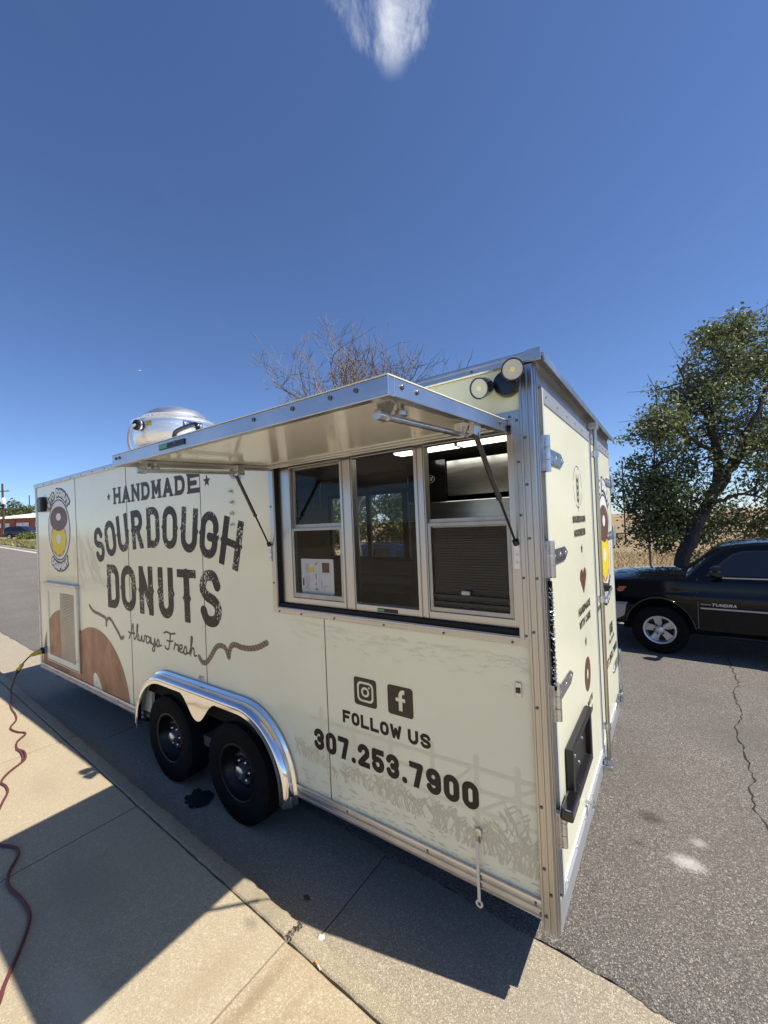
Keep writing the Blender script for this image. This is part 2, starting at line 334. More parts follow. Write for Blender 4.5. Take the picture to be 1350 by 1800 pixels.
class MB:
    def __init__(s): s.v = []; s.f = []
    def add(s, v, f):
        n = len(s.v); s.v += [tuple(p) for p in v]; s.f += [tuple(i+n for i in q) for q in f]; return s
    def box(s, x0, x1, y0, y1, z0, z1):
        return s.add([(x0, y0, z0), (x1, y0, z0), (x1, y1, z0), (x0, y1, z0), (x0, y0, z1), (x1, y0, z1), (x1, y1, z1), (x0, y1, z1)],
                     [(0, 3, 2, 1), (4, 5, 6, 7), (0, 1, 5, 4), (1, 2, 6, 5), (2, 3, 7, 6), (3, 0, 4, 7)])
    def prism(s, poly, axis, a, b):
        """polygon (2D) extruded along axis 0/1/2 from a to b"""
        n = len(poly)
        def P(p, t):
            q = list(p); q.insert(axis, t); return tuple(q)
        v = [P(p, a) for p in poly] + [P(p, b) for p in poly]
        f = [tuple(range(n))[::-1], tuple(range(n, 2*n))] + [(i, (i+1) % n, n+(i+1) % n, n+i) for i in range(n)]
        return s.add(v, f)
    def tube(s, pts, r, n=8, cap=True, r_end=None):
        pts = [Vector(p) for p in pts]; m = len(pts); ring = []; base = len(s.v)
        t0 = (pts[1]-pts[0]).normalized(); a = t0.orthogonal().normalized()
        for i, p in enumerate(pts):
            t = (pts[min(i+1, m-1)]-pts[max(i-1, 0)]).normalized()
            a = (a - t*a.dot(t)); a = a.normalized() if a.length > 1e-6 else t.orthogonal().normalized()
            b = t.cross(a)
            rr = r[i] if isinstance(r, (list, tuple)) else (r if r_end is None else r+(r_end-r)*i/(m-1))
            for k in range(n):
                an = 2*math.pi*k/n; s.v.append(tuple(p+(a*math.cos(an)+b*math.sin(an))*rr))
        for i in range(m-1):
            for k in range(n):
                s.f.append((base+i*n+k, base+i*n+(k+1) % n, base+(i+1)*n+(k+1) % n, base+(i+1)*n+k))
        if cap:
            s.f.append(tuple(base+k for k in range(n))[::-1]); s.f.append(tuple(base+(m-1)*n+k for k in range(n)))
        return s
    def lathe(s, prof, o, ax, n=32, ph=0.0):
        """profile [(radius, along)] turned round the axis ax through o"""
        ax = Vector(ax).normalized(); a = ax.orthogonal().normalized(); b = ax.cross(a); o = Vector(o); base = len(s.v); m = len(prof)
        for (r, h) in prof:
            for k in range(n):
                an = 2*math.pi*k/n+ph; s.v.append(tuple(o+ax*h+(a*math.cos(an)+b*math.sin(an))*max(r, 1e-5)))
        for i in range(m-1):
            for k in range(n):
                s.f.append((base+i*n+k, base+i*n+(k+1) % n, base+(i+1)*n+(k+1) % n, base+(i+1)*n+k))
        return s
    def disc(s, o, ax, r, h, n=12):
        return s.lathe([(0, 0), (r, 0), (r, h*.7), (r*.8, h), (0, h)], o, ax, n)
    def plate(s, us, vs, d0, d1, skip=(), axis=1):
        """grid plate in the plane across `axis`, cells in skip left open, from depth d0 (front) to d1"""
        def P(u, v, d):
            return (u, d, v) if axis == 1 else ((d, u, v) if axis == 0 else (u, v, d))
        nu, nv = len(us)-1, len(vs)-1; sk = set(skip); idx = {}
        def vi(i, j, k):
            if (i, j, k) not in idx:
                idx[(i, j, k)] = len(s.v); s.v.append(P(us[i], vs[j], (d0, d1)[k]))
            return idx[(i, j, k)]
        op = lambda i, j: i < 0 or j < 0 or i >= nu or j >= nv or (i, j) in sk
        for i in range(nu):
            for j in range(nv):
                if op(i, j): continue
                s.f.append((vi(i, j, 0), vi(i+1, j, 0), vi(i+1, j+1, 0), vi(i, j+1, 0)))
                s.f.append((vi(i, j, 1), vi(i, j+1, 1), vi(i+1, j+1, 1), vi(i+1, j, 1)))
                if op(i-1, j): s.f.append((vi(i, j, 0), vi(i, j+1, 0), vi(i, j+1, 1), vi(i, j, 1)))
                if op(i+1, j): s.f.append((vi(i+1, j, 0), vi(i+1, j, 1), vi(i+1, j+1, 1), vi(i+1, j+1, 0)))
                if op(i, j-1): s.f.append((vi(i, j, 0), vi(i, j, 1), vi(i+1, j, 1), vi(i+1, j, 0)))
                if op(i, j+1): s.f.append((vi(i, j+1, 0), vi(i+1, j+1, 0), vi(i+1, j+1, 1), vi(i, j+1, 1)))
        return s
    def build(s, name, m, parent=None, **k): return mk(name, s.v, s.f, m, parent, **k)
def B(*a): return MB().box(*a)
def smooth_path(pts, n=6):
    """Catmull-Rom through the points"""
    P = [Vector(p) for p in pts]; P = [P[0]*2-P[1]] + P + [P[-1]*2-P[-2]]; o = []
    for i in range(1, len(P)-2):
        a, b, c, d = P[i-1:i+3]
        for k in range(n):
            t = k/n; o.append(0.5*((2*b)+(c-a)*t+(2*a-5*b+4*c-d)*t*t+(3*b-a-3*c+d)*t**3))
    o.append(P[-2]); return o

# ------------------------------------------------------------------ flat print: distance fields cut into clean outlines
def field_mesh(F, us, vs):
    """polygons covering F < 0 on the grid (rows of whole cells are merged)"""
    v = []; f = []; vid = {}
    def V(u, w_):
        k = (round(u, 6), round(w_, 6))
        if k not in vid: vid[k] = len(v); v.append((u, w_))
        return vid[k]
    ins = F < 0; cnt = ins[:-1, :-1].astype(int)+ins[1:, :-1]+ins[:-1, 1:]+ins[1:, 1:]
    nu, nv = cnt.shape
    for j in range(nv):
        row = cnt[:, j]; i = 0
        if not row.any(): continue
        while i < nu:
            if row[i] == 0: i += 1; continue
            if row[i] == 4:
                k = i
                while k < nu and row[k] == 4: k += 1
                f.append((V(us[i], vs[j]), V(us[k], vs[j]), V(us[k], vs[j+1]), V(us[i], vs[j+1]))); i = k; continue
            cs = ((i, j), (i+1, j), (i+1, j+1), (i, j+1)); poly = []
            for q in range(4):
                a = cs[q]; b = cs[(q+1) % 4]; fa = F[a]; fb = F[b]
                if fa < 0: poly.append(V(us[a[0]], vs[a[1]]))
                if (fa < 0) != (fb < 0):
                    t = fa/(fa-fb); poly.append(V(us[a[0]]+(us[b[0]]-us[a[0]])*t, vs[a[1]]+(vs[b[1]]-vs[a[1]])*t))
            poly = list(dict.fromkeys(poly))
            if len(poly) >= 3: f.append(tuple(poly))
            i += 1
    return v, f
def seg_d(U, W, a, b):
    ax, ay = a; bx, by = b; dx, dy = bx-ax, by-ay; L = dx*dx+dy*dy+1e-12
    t = np.clip(((U-ax)*dx+(W-ay)*dy)/L, 0, 1); return np.hypot(U-ax-t*dx, W-ay-t*dy)
def arc(cx, cy, rx, ry, a0, a1, n=14):
    return [(cx+rx*math.cos(R(a0+(a1-a0)*i/n)), cy+ry*math.sin(R(a0+(a1-a0)*i/n))) for i in range(n+1)]
def glyph(c, k):
    """centre-line strokes in a unit box; k = width/height of that box, so bends are round"""
    r = min(.5*k, .5); e = .6
    O = arc(.5, 1-r, .5, r, 180, 0)+arc(.5, r, .5, r, 0, -180); O.append(O[0])
    ta = -5 if r < .3 else 40
    S = arc(.5, 1-r, .5, r, ta, 180)+[(.03, .64), (.16, .56), (.5, .5), (.84, .44), (.97, .36)]+arc(.5, r, .5, r, 0, -180-ta)
    if k > .45: S = [(p.x, p.y) for p in smooth_path([(a_, b_, 0) for a_, b_ in ((.96, .78), (.78, .96), (.5, 1), (.22, .96), (.04, .79), (.05, .66), (.25, .555), (.5, .5), (.76, .445), (.96, .33), (.96, .19), (.78, .04), (.5, 0), (.22, .04), (.04, .21))], 4)]
    bowl = [(0, 1), (.5, 1)]+arc(.5, 1-min(r, .27), .5, min(r, .27), 90, -90)
    ym = bowl[-1][1]
    G = {'O': [O], '0': [O], 'S': [S],
         'D': [[(0, 0), (0, 1), (.5, 1)]+arc(.5, 1-r, .5, r, 90, 0)+arc(.5, r, .5, r, 0, -90)+[(0, 0)], [(0, -e), (0, 1+e)]],
         'U': [[(0, 1+e)]+arc(.5, r, .5, r, 180, 360)+[(1, 1+e)]],
         'R': [bowl+[(0, ym)], [(0, -e), (0, 1+e)], [(.5, ym), (1.03, -.12)]],
         'P': [bowl+[(0, ym)], [(0, -e), (0, 1+e)]],
         'G': [arc(.5, 1-r, .5, r, ta-3, 180)+arc(.5, r, .5, r, 180, 360)+[(1, .46), (.55, .46)]],
         'C': [arc(.5, 1-r, .5, r, ta-3, 180)+arc(.5, r, .5, r, 180, 363-ta)],
         'H': [[(0, -e), (0, 1+e)], [(1, -e), (1, 1+e)], [(0, .5), (1, .5)]],
         'N': [[(0, -e), (0, 1+e)], [(1, -e), (1, 1+e)], [(0, 1), (1, 0)]],
         'T': [[(.5, -e), (.5, 1)], [(-e, 1), (1+e, 1)]],
         'A': [[(-.12, -.3), (.5, 1.05), (1.12, -.3)], [(.2, .27), (.8, .27)]],
         'M': [[(0, -e), (0, 1+e)], [(1, -e), (1, 1+e)], [(0, 1.02), (.5, .28), (1, 1.02)]],
         'E': [[(0, -e), (0, 1+e)], [(0, 1), (1+e, 1)], [(0, .5), (.85, .5)], [(0, 0), (1+e, 0)]],
         'F': [[(0, -e), (0, 1+e)], [(0, 1), (1+e, 1)], [(0, .5), (.85, .5)]],
         'L': [[(0, -e), (0, 1+e)], [(0, 0), (1+e, 0)]],
         'I': [[(.5, -e), (.5, 1+e)]],
         'W': [[(-.1, 1.4), (.25, 0), (.5, .75), (.75, 0), (1.1, 1.4)]],
         'Y': [[(-.1, 1.2), (.5, .45), (1.1, 1.2)], [(.5, .5), (.5, -e)]],
         'X': [[(-.1, 1.1), (1.1, -.1)], [(-.1, -.1), (1.1, 1.1)]],
         'K': [[(0, -e), (0, 1+e)], [(1.1, 1.15), (.05, .42)], [(.35, .6), (1.1, -.15)]],
         '2': [arc(.5, 1-r, .5, r, 175, 0)+[(.97, .6), (.03, .04)], [(0, 0), (1+e, 0)]],
         '3': [arc(.5, 1-min(r, .26), .5, min(r, .26), 170, -90)+arc(.5, min(r, .265), .5, min(r, .265), 90, -170)],
         '5': [[(1+e, 1), (.06, 1), (.03, .56)]+arc(.5, .32, .5, min(.3, r), 125, 0)+arc(.5, min(r, .3), .5, min(r, .3), 0, -175)],
         '7': [[(-e, 1), (.98, 1), (.28, -.4)]],
         '9': [arc(.5, .73, .5, .27, 0, 360, 28), [(1, .73), (1, .30)]+arc(.5, .27, .5, .27, 0, -160)],
         '.': [[(.5, 0), (.5, .01)]]}
    return G[c]
SLAB = {'H': [(0, 0), (0, 1), (1, 0), (1, 1)], 'A': [(-.03, 0), (1.03, 0)], 'N': [(0, 0), (0, 1), (1, 1)], 'D': [(0, 0), (0, 1)], 'M': [(0, 0), (1, 0), (0, 1), (1, 1)], 'E': [(0, 0), (0, 1)]}
def letter(c, W, Hh, wt, res=44, slab=False, thorn=False, grow=0.0):
    """outline mesh of one letter of size W x Hh with stroke weight wt, in its own (u, v) frame"""
    pad = (wt*.35 if (thorn or slab) else 0)+grow+Hh*.02
    h = Hh/res; us = np.arange(-pad, W+pad+h, h); vs_ = np.arange(-grow-h, Hh+grow+2*h, h)
    U, V_ = np.meshgrid(us, vs_, indexing='ij'); F = np.full(U.shape, 9.0)
    bw, bh = W-wt, Hh-wt
    X = lambda p: (wt/2+p[0]*bw, wt/2+p[1]*bh)
    for st in glyph(c, bw/bh):
        wd = wt*(.80 if abs(st[0][1]-st[-1][1]) < 1e-6 and len(st) == 2 and thorn else 1)
        for a, b in zip(st[:-1], st[1:]): F = np.minimum(F, seg_d(U, V_, X(a), X(b))-wd/2)
    if slab:
        for (a, b) in SLAB.get(c, []):
            p = X((a, b)); sl = wt*.42; yy = sl/2 if b == 0 else Hh-sl/2
            F = np.minimum(F, np.maximum(np.abs(U-p[0])-wt*.84, np.abs(V_-yy)-sl/2))
    F = np.maximum(F, np.abs(V_-Hh/2)-Hh/2)
    if not slab: F = np.maximum(F, np.abs(U-W/2)-W/2)
    if thorn and c != 'S':
        for q in ((0, .5),) if c in 'RD' else ((0, .5), (1, .5)):
            if c == 'T': q = (.5, .45); ed = (W/2-wt/2, W/2+wt/2)
            else: ed = (0,) if q[0] == 0 else (W,)
            for x in ed: F = np.minimum(F, np.abs(U-x)*1.5+np.abs(V_-q[1]*Hh)-wt*.36)
    return field_mesh(F-grow, us, vs_)
def text_parts(word, place, W, Hh, wt, gap=None, **k):
    """all letters of a word as one list of (u, v) polygons mapped by place(i, u, v)"""
    V_ = []; F = []
    for i, c in enumerate(word):
        if c == ' ': continue
        v, f = letter(c, W[i] if isinstance(W, (list, tuple)) else W, Hh, wt, **k); n = len(V_)
        V_ += [place(i, *p) for p in v]; F += [tuple(q+n for q in g) for g in f]
    return V_, F
def line_text(word, x0, z0, total, Hh, wt, pt, narrow='I.', name='lettering', m='ink', parent=None, space=.45, **k):
    """straight line of text from x0 over `total`; pt(x, z) turns print coordinates into space"""
    rel = [(.42 if c == '.' else .40 if c == 'I' else space if c == ' ' else 1.25 if c in 'MW' else 1.0) for c in word]
    g = .17; unit = total/(sum(rel)+g*(len(word)-1)); xs = []; x = x0
    for q in rel: xs.append(x); x += (q+g)*unit
    V_, F = text_parts(word, lambda i, u, v: (xs[i]+u, z0+v), [max(q*unit, wt*1.02) for q in rel], Hh, wt, **k)
    o = mk(name, [pt(*p) for p in V_], F, m, parent); return o
def shape_field(fn, x0, x1, z0, z1, h):
    us = np.arange(x0, x1+h, h); vs_ = np.arange(z0, z1+h, h); U, W_ = np.meshgrid(us, vs_, indexing='ij')
    return field_mesh(fn(U, W_), us, vs_)
def strokes_field(lines, wt, x0, x1, z0, z1, h):
    """thin drawn lines [(points, weight0, weight1)] joined into one field"""
    us = np.arange(x0, x1+h, h); vs_ = np.arange(z0, z1+h, h); F = np.full((len(us), len(vs_)), 9.0)
    U, W_ = np.meshgrid(us, vs_, indexing='ij')
    for (pts, a0, a1) in lines:
        n = len(pts)-1
        for i in range(n):
            p, q = pts[i], pts[i+1]; ww = a0+(a1-a0)*(i+.5)/n
            i0 = max(0, int((min(p[0], q[0])-ww-x0)/h)-2); i1 = min(len(us), int((max(p[0], q[0])+ww-x0)/h)+3)
            j0 = max(0, int((min(p[1], q[1])-ww-z0)/h)-2); j1 = min(len(vs_), int((max(p[1], q[1])+ww-z0)/h)+3)
            if i1 <= i0 or j1 <= j0: continue
            sl = (slice(i0, i1), slice(j0, j1))
            F[sl] = np.minimum(F[sl], seg_d(U[sl], W_[sl], p, q)-ww/2)
    return field_mesh(F, us, vs_)

# ================================================================== THE SETTING
def lerp_tab(tab, x):
    if x <= tab[0][0]: return tab[0][1]
    for (a, b), (c, d) in zip(tab[:-1], tab[1:]):
        if x <= c: return b+(d-b)*(x-a)/(c-a)
    return tab[-1][1]
SL = -0.042                                    # the street runs slightly askew to the trailer
def st(s, t, z=0.0): return (s - SL*t*0.0, t + SL*s, z)
def hx(x): return 0.034*min(max(0.0, -14-x), 76.0)
# terrain sheet reaching the horizon
def terrain():
    xs = sorted(set([-3000, -1500, -700, -400, -200, -120] + list(range(-100, 41, 4)) + [60, 100, 200, 400, 900, 2000]))
    ts = [-900, -300, -80, -30, -12, -6, 8.0, 8.09, 9, 10, 12, 15, 20, 28, 40, 60, 90, 140, 220, 400, 900, 2500]
    v = []; f = []
    for x in xs:
        for t in ts:
            z = hx(x) + (0.10 if t > 12 else 0.0 if t > 8.05 else -0.30)
            if t > 12: z += 0.10*math.sin(x*.21+t*.13) + 0.0012*max(0, t-14)*(1 if x > -20 else .3)*(min(t, 120)/max(t, 1))
            if t > 300: z -= 1.2
            v.append(st(x, t, z))
    n = len(ts)
    for i in range(len(xs)-1):
        for j in range(n-1): f.append((i*n+j, (i+1)*n+j, (i+1)*n+j+1, i*n+j+1))
    o = mk('ground', v, f, 'field', smooth=180); o['kind'] = 'structure'; return o
terrain()
# asphalt carriageway with a ragged edge along the gutter
def road():
    v = []; f = []; ss = []
    s = -150.0
    while s < 60:
        ss.append(s); s += 0.022 if -7 < s < 4 else (0.2 if -16 < s < 8 else 3.0)
    rr = random.Random(3); ph = [rr.random()*6 for _ in range(6)]
    for s in ss:
        e = 0.258 + 0.008*math.sin(s*9+ph[0]) + 0.006*math.sin(s*23+ph[1]) + 0.006*math.sin(s*3.1+ph[2]) + rr.uniform(-.006, .006)
        h = hx(s)
        for t, z in ((e+.004, -0.02), (e, 0.004), (e+.018, 0.013), (1.2, 0.022), (2.6, 0.030), (4.1, 0.006), (5.6, -.030), (7.0, -.045), (7.55, -.055), (7.95, -.06)):
            v.append(st(s, t, h+z))
    n = 10
    for i in range(len(ss)-1):
        for j in range(n-1): f.append((i*n+j, (i+1)*n+j, (i+1)*n+j+1, i*n+j+1))
    o = mk('road', v, f, 'asphalt', smooth=50); o['kind'] = 'structure'; return o
ROAD = road()
# crack running across the carriageway
def crack(pts, wd, seed):
    rr = random.Random(seed); P = []
    for a, b in zip(pts[:-1], pts[1:]):
        n = max(2, int(math.dist(a, b)/.05))
        for i in range(n):
            k = i/n; P.append((a[0]+(b[0]-a[0])*k+rr.uniform(-.014, .014), a[1]+(b[1]-a[1])*k+rr.uniform(-.01, .01)))
    v = []; f = []
    for i, p in enumerate(P):
        ww = wd*rr.uniform(.15, 1.0)*(1.6 if rr.random() < .12 else 1); t = p[1]-SL*p[0]
        z = lerp_tab([(.27, .013), (1.2, .022), (2.6, .030), (4.1, .006), (5.6, -.030), (7.0, -.045)], t)+.004
        v += [(p[0]-ww, p[1], z), (p[0]+ww, p[1], z)]
        if i: f.append((2*i-2, 2*i-1, 2*i+1, 2*i))
    mk('crack', v, f, 'crack', ROAD)
crack([(1.03, 6.2), (1.03, 5.67), (1.04, 4.84), (0.95, 4.34), (0.97, 3.78), (0.87, 3.30), (0.88, 2.82), (0.89, 2.38), (0.85, 2.26), (0.85, 1.98), (0.88, 1.83), (.98, 1.3), (1.0, .6)], .0065, 5)

# gutter, kerb and pavement slabs: each slab its own piece with open joints
def slab_piece(name, s0, s1, t0, t1, z0, z1, m, parent, bev=0.009, gap=0.005, curve=None, seed=0, jit=.003):
    """one cast slab; a little uneven along its edges"""
    rr = random.Random(seed); n = max(4, int((s1-s0)/(.10 if jit < .005 else .035))); v = []; f = []
    prof = curve if curve else [(t0, z0), (t0, z1-bev), (t0+bev, z1), (t0*.6+t1*.4, z1), (t1-bev, z1), (t1, z1-bev), (t1, z0)]
    k = len(prof)
    for i in range(n+1):
        s = s0+gap+(s1-s0-2*gap)*i/n; j1 = rr.uniform(-.003, .003); j2 = rr.uniform(-jit, jit)
        for q, (t, z) in enumerate(prof):
            jt = (j1 if q < k/2 else j2) if 0 < q < k-1 else 0
            e = bev*.5 if (i in (0, n) and 0 < q < k-1) else 0
            v.append(st(s, t+jt, z+hx(s)-e))
    for i in range(n):
        for q in range(k-1): f.append((i*k+q, i*k+q+1, (i+1)*k+q+1, (i+1)*k+q))
    f.append(tuple(range(k))[::-1]); f.append(tuple(n*k+q for q in range(k)))
    return mk(name, v, f, m, parent, smooth=28)
def bed(name, s0, s1, t0, t1, z, m):
    o = mk(name, [st(s0, t0, z), st(s1, t0, z), st(s1, t1, z), st(s0, t1, z)], [(0, 1, 2, 3)], m); o['kind'] = 'structure'; return o
BOUNCE = bed('bounce_ground', -40, 40, -40, -6.95, 0.118, 'concrete')  # unseen pale concrete added behind the camera to bounce light onto the trailer
PAV = bed('pavement', -17, 6, -7, -0.57, 0.112, 'joint_dirt')
KERB = bed('kerb', -17, 6, -.555, -.44, 0.02, 'joint_dirt')
GUT = bed('gutter', -17, 6, -.46, .30, -0.034, 'joint_dirt')
JT = [-1.09+1.63*i for i in range(-9, 4)]
for i, (a, b) in enumerate(zip(JT[:-1], JT[1:])):
    brown = abs(a+1.09) < .01
    slab_piece('slab', a, b, -2.20, -.5635, 0.05, 0.130, 'concrete_brown' if brown else 'concrete', PAV, seed=i)
    slab_piece('slab', a, b, -3.83, -2.205, 0.05, 0.130, 'concrete', PAV, seed=i+40)
    slab_piece('slab', a, b, -6.9, -3.835, 0.05, 0.130, 'concrete', PAV, seed=i+80)
JK = [-1.09+3.26*i for i in range(-5, 3)]
kp = [(-.556, 0.0), (-.556, .124), (-.548, .131), (-.485, .130), (-.462, .122), (-.446, .100), (-.436, .06), (-.425, -.03)]
gp = [(-.44, -.05), (-.438, -.004), (-.25, -.010), (0.0, -.004), (.18, .0), (.262, .001), (.264, -.05)]
for i, (a, b) in enumerate(zip(JK[:-1], JK[1:])):
    slab_piece('kerb_stone', a, b, 0, 0, 0, 0, 'concrete_kerb', KERB, curve=kp, gap=.009, seed=i+100, jit=.007)
    slab_piece('gutter_slab', a+.02, b+.02, 0, 0, 0, 0, 'concrete_gutter', GUT, curve=gp, gap=.004, seed=i+130)
# crumbled mortar at the kerb joint
mb = MB(); rr = random.Random(4)
for k in range(46):
    s = -1.09+rr.uniform(-.018, .018); t = rr.uniform(-.555, -.46); q = st(s, t); r0 = rr.uniform(.002, .006)
    mb.lathe([(0, -r0*.5), (r0, 0), (r0*.7, r0*.6), (0, r0*.8)], (q[0], q[1], .1285), (rr.uniform(-.3, .3), rr.uniform(-.3, .3), 1), 5)
mb.build('joint_rubble', 'joint_dirt', KERB, kind='stuff')
# far kerb and far gutter
def strip(name, prof, m, s0=-150, s1=60, parent=None, kind='structure'):
    ss = list(np.arange(s0, -16, 6.0))+list(np.arange(-16, 12, 2.0))+list(np.arange(12, s1, 8.0)); v = []; f = []; k = len(prof)
    for s in ss:
        for (t, z) in prof: v.append(st(s, t, z+hx(s)))
    for i in range(len(ss)-1):
        for q in range(k-1): f.append((i*k+q, i*k+q+1, (i+1)*k+q+1, (i+1)*k+q))
    o = mk(name, v, f, m, parent, smooth=30)
    if kind: o['kind'] = kind
    return o
strip('far_gutter', [(7.5, -.048), (7.96, -.052)], 'far_concrete')
strip('far_kerb', [(7.95, -.12), (7.955, .06), (7.965, .075), (8.10, .077), (8.10, -.12)], 'far_concrete')
strip('verge', [(8.09, .070), (8.9, .08), (9.6, .09), (10.6, .115), (12.5, .13)], 'verge')

# ================================================================== THE FOOD TRAILER
Z0 = GZ
L_, W_, H_ = 6.31, 2.59, 2.41
T = thing('food_trailer', 'long cream food trailer printed with dark donut lettering, serving window open', 'trailer', (-3.15, 1.27, 0))
def P3(x, z, y=-.0016): return (x, y, z+Z0)         # print on the near side
def PR(y, z, x=.0216): return (x, y, z+Z0)          # print on the rear doors
WX0, WX1, WZ0, WZ1 = -1.640, -.078, 1.190, 2.125     # serving opening
seams = [-.045, -1.237, -2.490, -3.732, -4.985, -6.285]
for i in range(5):
    a, b = seams[i+1], seams[i]
    xs = [a+.0015, b-.0015]; zs = [.078+Z0, 2.372+Z0]; sk = []
    if i == 0: xs = [a+.0015, WX1, b-.0015]; zs = [.078+Z0, WZ0+Z0, WZ1+Z0, 2.372+Z0]; sk = [(0, 1)]
    if i == 1: xs = [a+.0015, WX0, b-.0015]; zs = [.078+Z0, WZ0+Z0, WZ1+Z0, 2.372+Z0]; sk = [(1, 1)]
    if i in (1, 2):          # wheel opening under the fender
        f0, f1 = -3.39, -1.675; lo, hi = max(a+.0015, f0), min(b-.0015, f1)
        xs = sorted(set(xs+[lo, hi])); zs = sorted(set(zs+[.34+Z0]))
        sk = []
        for p in range(len(xs)-1):
            for q in range(len(zs)-1):
                cx = (xs[p]+xs[p+1])/2; cz = (zs[q]+zs[q+1])/2-Z0
                if (WX0 < cx < WX1 and WZ0 < cz < WZ1) or (f0 < cx < f1 and cz < .34): sk.append((p, q))
    MB().plate(xs, zs, 0.0, .03, sk).build('side_panel', 'wrap', T)
for s in seams[1:5]:
    z0 = .53 if s == seams[2] else .078
    z1 = 1.15 if s == seams[1] else 2.372
    B(s-.0018, s+.0018, -.0030, .004, z0+Z0, z1+Z0).build('panel_seam', 'screw', T)
# --- rails, corner posts, roof, floor, far side, front
def rail(name, x0, x1, z0, parent=T):
    pr = [(-.004, 0), (-.016, .002), (-.018, .008), (-.010, .012), (-.010, .030), (-.019, .034), (-.019, .044), (-.010, .048), (-.010, .064), (-.017, .068), (-.015, .078), (.012, .080), (.012, 0)]
    return MB().prism([(y, z+z0+Z0) for y, z in pr], 0, x0, x1).build(name, 'alum', parent)
bl = rail('lower_rail', -1.546, -.046, 0.0); bl2 = rail('lower_rail', -6.285, -3.52, 0.0)
def screws(parent, pts, ax, r=.0075, h=.004, name='screw'):
    r = r*.8
    m = MB()
    for p in pts: m.disc((p[0], p[1], p[2]+Z0), ax, r, h, 10)
    return m.build(name, 'screw', parent, smooth=40, kind='stuff')
screws(bl, [(-.07-.52*k, -.010, .056) for k in range(3)]+[(-.05, -.010, .02)], (0, -1, 0))
screws(bl2, [(-3.62-.42*k, -.010, .056) for k in range(7)], (0, -1, 0))
def post(name, xa, xb, y0, y1, z0, z1, ridges):
    m = MB().box(xa, xb, y0, y1, z0+Z0, z1+Z0)
    for (a, b) in ridges: m.box(a, b, y0-.006, y0+.002, z0+Z0+.002, z1+Z0-.002)
    return m
cp = post('x', -.047, .012, -.012, .05, -.045, 2.36, [(-.046, -.036), (-.020, -.010), (.002, .0115)])
cp.box(.010, .018, .004, .014, -.04+Z0, 2.35+Z0).box(.010, .018, .036, .048, -.04+Z0, 2.35+Z0)
cpo = cp.build('corner_post', 'alum_streak', T, bevel=.0025)
screws(cpo, [(-.028, -.012, z) for z in (.02, .22, .48, .90, 1.22, 1.62, 1.85, 2.05)]+[(-.004, -.012, .12), (-.004, -.012, 1.45)], (0, -1, 0), .008, .005)
cp2 = MB().box(-6.315, -6.283, -.010, .04, 0+Z0, 2.37+Z0).box(-6.320, -6.31, -.012, -.002, 0+Z0, 2.37+Z0)
screws(cp2.build('corner_post', 'alum', T, bevel=.002), [(-6.298, -.010, z) for z in (.45, .72, 1.0, 1.9)], (0, -1, 0))
B(-.047, .012, W_-.05, W_+.004, -.04+Z0, 2.36+Z0).build('corner_post', 'alum', T, bevel=.003)
tr = MB().prism([(-.014, 2.366+Z0), (-.018, 2.372+Z0), (-.018, 2.404+Z0), (-.012, 2.414+Z0), (.03, 2.418+Z0), (.03, 2.366+Z0)], 0, -6.322, .02)
tr.box(-6.322, .018, -.022, -.016, 2.396+Z0, 2.406+Z0)
tro = tr.build('roof_rail', 'alum', T)
screws(tro, [(-.25-.30*k, -.018, 2.384) for k in range(20)], (0, -1, 0), .008, .004)
B(-6.30, .01, .02, W_-.01, 2.36+Z0, 2.425+Z0).build('roof', 'alum_roof', T, bevel=.01)
B(-6.30, .0, .06, W_-.03, -.03+Z0, .05+Z0).build('floor', 'inner_floor', T)
m = MB()
for y in (.55, 1.25, 2.0): m.box(-7.4 if y == 1.25 else -6.2, -.1, y-.03, y+.03, -.13+Z0, -.032+Z0)
for k in range(11): m.box(-6.1+.58*k, -6.04+.58*k, .1, 2.5, -.12+Z0, -.033+Z0)
m.build('chassis', 'undercarriage', T)
B(-6.29, -6.26, .042, W_-.01, .0+Z0, 2.36+Z0).build('front_wall', 'wrap', T)
FX0, FX1, FZ0, FZ1 = -3.40, -2.00, 1.25, 2.12        # window in the far wall
MB().plate([-6.285, FX0, FX1, -.048], [.0+Z0, FZ0+Z0, FZ1+Z0, 2.36+Z0], W_-.03, W_, [(1, 1)]).build('far_wall', 'inner_wall', T)
mm = MB().plate([FX0-.01, FX0+.05, -2.75, -2.69, -2.20, -2.12, FX1-.05, FX1+.01], [FZ0+Z0-.01, FZ0+Z0+.04, FZ1+Z0-.04, FZ1+Z0+.01], W_-.06, W_-.02, [(1, 1), (3, 1), (5, 1)])
fwn = mm.build('far_window', 'black_plastic', T)
B(FX0, FX1, W_-.035, W_-.031, FZ0+Z0, FZ1+Z0).build('pane', 'glass', fwn)
# --- inside
B(-6.25, -.05, .035, .042, .50+Z0, 1.15+Z0).build('inner_wall', 'inner_wall', T)
B(-6.25, -1.70, .035, .042, 1.151+Z0, 2.35+Z0).build('inner_wall', 'inner_wall', T)
B(-6.25, -.02, .05, W_-.035, 2.338+Z0, 2.355+Z0).build('ceiling', 'ceiling', T)
B(-6.25, -6.24, .05, W_-.04, .06+Z0, 2.33+Z0).build('inner_wall', 'inner_wall', T)
ct = MB().box(-3.9, -1.75, 1.95, W_-.035, 1.02+Z0, 1.06+Z0).box(-3.9, -1.75, 1.95, 1.97, .94+Z0, 1.02+Z0).box(-3.85, -1.80, 2.0, W_-.05, .60+Z0, .63+Z0)
for x in (-3.85, -2.8, -1.8): ct.box(x, x+.04, 1.97, 2.01, .05+Z0, 1.02+Z0)
ct.build('work_counter', 'steel', T, bevel=.003)
